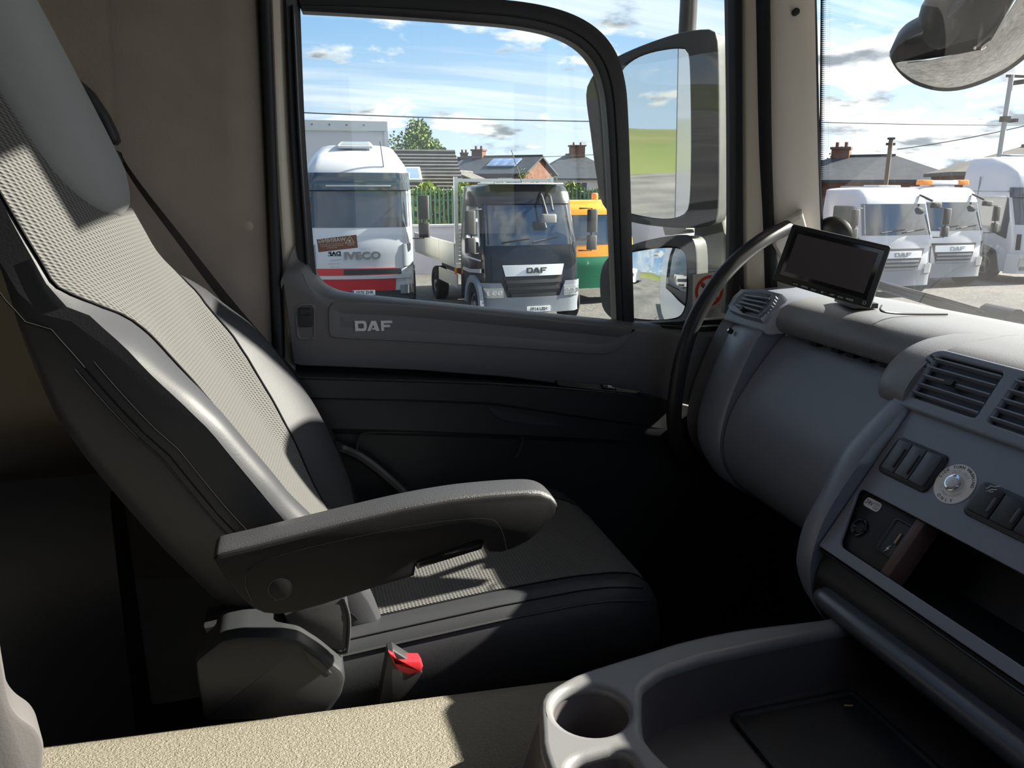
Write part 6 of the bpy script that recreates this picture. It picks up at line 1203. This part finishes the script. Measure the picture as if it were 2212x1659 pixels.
mb = MB(); mb.grid([[f3.at(a, b, 0.004) for a, b in H3], [f3.at(a, b, -0.01) for a, b in inset(H3, -0.005)], [f3.at(a, b, -0.06) for a, b in inset(H3, 0.01)], [f3.at(a, b, -0.10) for a, b in inset(H3, 0.05)]], cu=True, cap1=True); mb.build('housing', 'mirror_case_dark', m3, ang=60)
slab(f3, H3, -0.004, 0.004, 'gloss_black', 'rim', m3, bev=0.002)
cx = sum(p[0] for p in G3) / 72; cy = sum(p[1] for p in G3) / 72; mb = MB(); mb.grid([[f3.at(cx + (a - cx) * k, cy + (b - cy) * k, 0.0045 + 0.02 * (1 - k * k)) for a, b in G3] for k in (1, 0.85, 0.7, 0.5, 0.3, 0.1)], cu=True, cap1=True); mb.build('mirror_glass', 'mirror', m3, ang=80)
mb = MB(); q = f3.hit(2035, 55, -0.02); rows = []
for i in range(9):
    a = -math.pi / 2 + math.pi * i / 8; rows.append([q + V((0.055 * math.cos(a) * math.cos(t), 0.055 * math.cos(a) * math.sin(t), 0.02 + 0.075 * math.sin(a))) for t in [2 * math.pi * k / 16 for k in range(16)]])
mb.grid(rows, cu=True, cap0=True, cap1=True); mb.build('ball_joint', 'mirror_case_dark', m3); mb = MB(); mb.tube([q, q + V((0.02, -0.02, 0.15)), q + V((-0.1, -0.1, 0.4))], [0.035, 0.03, 0.03], 12); mb.build('arm', 'mirror_case_dark', m3)
# wiper at the foot of the windscreen
wp = thing('wiper', 'black windscreen wiper lying along the foot of the windscreen', 'wiper', PX(2050, 670, 1.45)); mb = MB(); A = PX(1895, 618, 1.40); B2 = PX(2212, 712, 1.53); C2 = PX(2400, 770, 1.58); mb.tube([A, A.lerp(B2, 0.5), B2, C2], 0.009, 8); mb.build('blade', 'rubber', wp); mb = MB(); mb.tube([A + V((0, 0, 0.010)), A.lerp(B2, 0.5) + V((0, 0, 0.014)), B2 + V((0, 0, 0.014)), C2], 0.005, 8); mb.build('blade_spine', 'gloss_black', wp)
mb = MB(); q = PX(2170, 690, 1.52); mb.tube([q + V((0, 0.05, 0)), q + V((0, -0.03, 0))], [0.03, 0.028], 12); mb.build('pivot_cap', 'black', wp)
# ================================================================ stickers on the glass
fst = Fr((0.5, 1.781, 2.2), (1, 0, 0), (0, 0, 1))
ns = thing('no_smoking_sticker', 'square white no-smoking sticker with red ring on the front glass', 'sticker', PY(1533, 628, 1.781))
P4 = [fst.uv(*p) for p in ((1497, 593), (1567, 585), (1566, 665), (1496, 669))]; slab(fst, P4, 0, 0.0008, 'sticker_white', 'backing', ns); c0 = (sum(p[0] for p in P4) / 4, sum(p[1] for p in P4) / 4); r0 = (P4[1][0] - P4[0][0]) * 0.44
ring_plate(fst, circle(*c0, r0, 36), [circle(*c0, r0 * 0.80, 36)], 0.0008, 0.0013, 'red_ink', 'ring', ns)
a = R(-42); slab(fst, [(c0[0] + math.cos(a) * s * r0 * 0.85 - math.sin(a) * t * r0 * 0.09, c0[1] + math.sin(a) * s * r0 * 0.85 + math.cos(a) * t * r0 * 0.09) for s, t in ((-1, -1), (1, -1), (1, 1), (-1, 1))], 0.0011, 0.0016, 'red_ink', 'bar', ns)
slab(fst, [(c0[0] - r0 * 0.55, c0[1] - r0 * 0.15), (c0[0] + r0 * 0.3, c0[1] - r0 * 0.15), (c0[0] + r0 * 0.3, c0[1] - r0 * 0.02), (c0[0] - r0 * 0.55, c0[1] - r0 * 0.02)], 0.0008, 0.0011, 'black_ink', 'cigarette', ns)
for s in (0, 1): mb = MB(); mb.tube([fst.at(c0[0] - r0 * (0.5 - 0.16 * s) + r0 * 0.10 * math.sin(i * 1.1), c0[1] + r0 * (0.02 + 0.09 * i), 0.001) for i in range(6)], r0 * 0.03, 5); mb.build('smoke_line', 'black_ink', ns)
wn = thing('warning_sticker', 'brown warning sticker on the rear lower corner of the door glass', 'sticker', PY(725, 524, 1.781)); pslab(fst, [(684, 517), (770, 507), (773, 535), (688, 545)], 0, 0.0008, 'sticker_brown', 'backing', wn)
def wtext(s, px, py, size, m, par, bold=0.0, rot=0.05, **k): u, v = fst.uv(px, py); text(fst, s, u, v, size, m, 'lettering', par, h=0.0011, ext=0.0001, bold=bold, rot=rot, mirror=True, **k)
wtext('WARNING', 717, 519, 0.0125, 'white_ink', wn, 0.0003); wtext('THIS VEHICLE IS FITTED WITH', 717, 527, 0.0040, 'white_ink', wn); wtext('DRIVER SAFETY EQUIPMENT', 717, 531, 0.0040, 'white_ink', wn); wtext('RECORDING', 717, 535, 0.0040, 'white_ink', wn); wtext('radius', 758, 528, 0.0065, 'white_ink', wn)
u, v = fst.uv(755, 518); tri = [(u - 0.011, v - 0.008), (u + 0.011, v - 0.007), (u + 0.001, v + 0.010)]; ring_plate(fst, tri, [inset(tri, 0.0015)[::-1]], 0.0008, 0.0012, 'white_ink', 'triangle', wn); slab(fst, circle(u, v - 0.002, 0.003, 12), 0.0008, 0.0012, 'white_ink', 'camera_symbol', wn)
gm = thing('glass_marking', 'small mirrored maker marking printed on the door glass', 'marking', PY(723, 560, 1.781)); wtext('DAF', 723, 548, 0.011, 'black_ink', gm, 0.0006, 0.02, sx=1.3); pslab(fst, [(708, 552), (738, 552), (738, 553.5), (708, 553.5)], 0, 0.0004, 'black_ink', 'rule', gm); wtext('Pilkington', 725, 562, 0.006, 'grey_ink', gm, 0, 0.02); wtext('43R-001583', 722, 570, 0.005, 'grey_ink', gm, 0, 0.02); wtext('AS2 M29', 724, 577, 0.005, 'grey_ink', gm, 0, 0.02)
# ---------------------------------------------------------------- letters and plates become plain meshes
def to_meshes():
    bpy.context.view_layer.update(); dg = bpy.context.evaluated_depsgraph_get()
    todo = [o for o in bpy.data.objects if o.type in ('FONT', 'CURVE')]; new = []
    for o in todo:
        me = bpy.data.meshes.new_from_object(o.evaluated_get(dg)); new.append((o, me, o.name))
    for o, me, nm in new:
        me.shade_smooth(); me.set_sharp_from_angle(angle=R(35))
        n = bpy.data.objects.new('tmp', me); COL.objects.link(n); n.parent = o.parent; n.matrix_parent_inverse = o.matrix_parent_inverse.copy(); n.matrix_basis = o.matrix_basis.copy()
        for k in o.keys(): n[k] = o[k]
        for c in list(o.children): inv = c.matrix_parent_inverse.copy(); c.parent = n; c.matrix_parent_inverse = inv
        bpy.data.objects.remove(o, do_unlink=True); n.name = nm; me.name = nm
to_meshes()
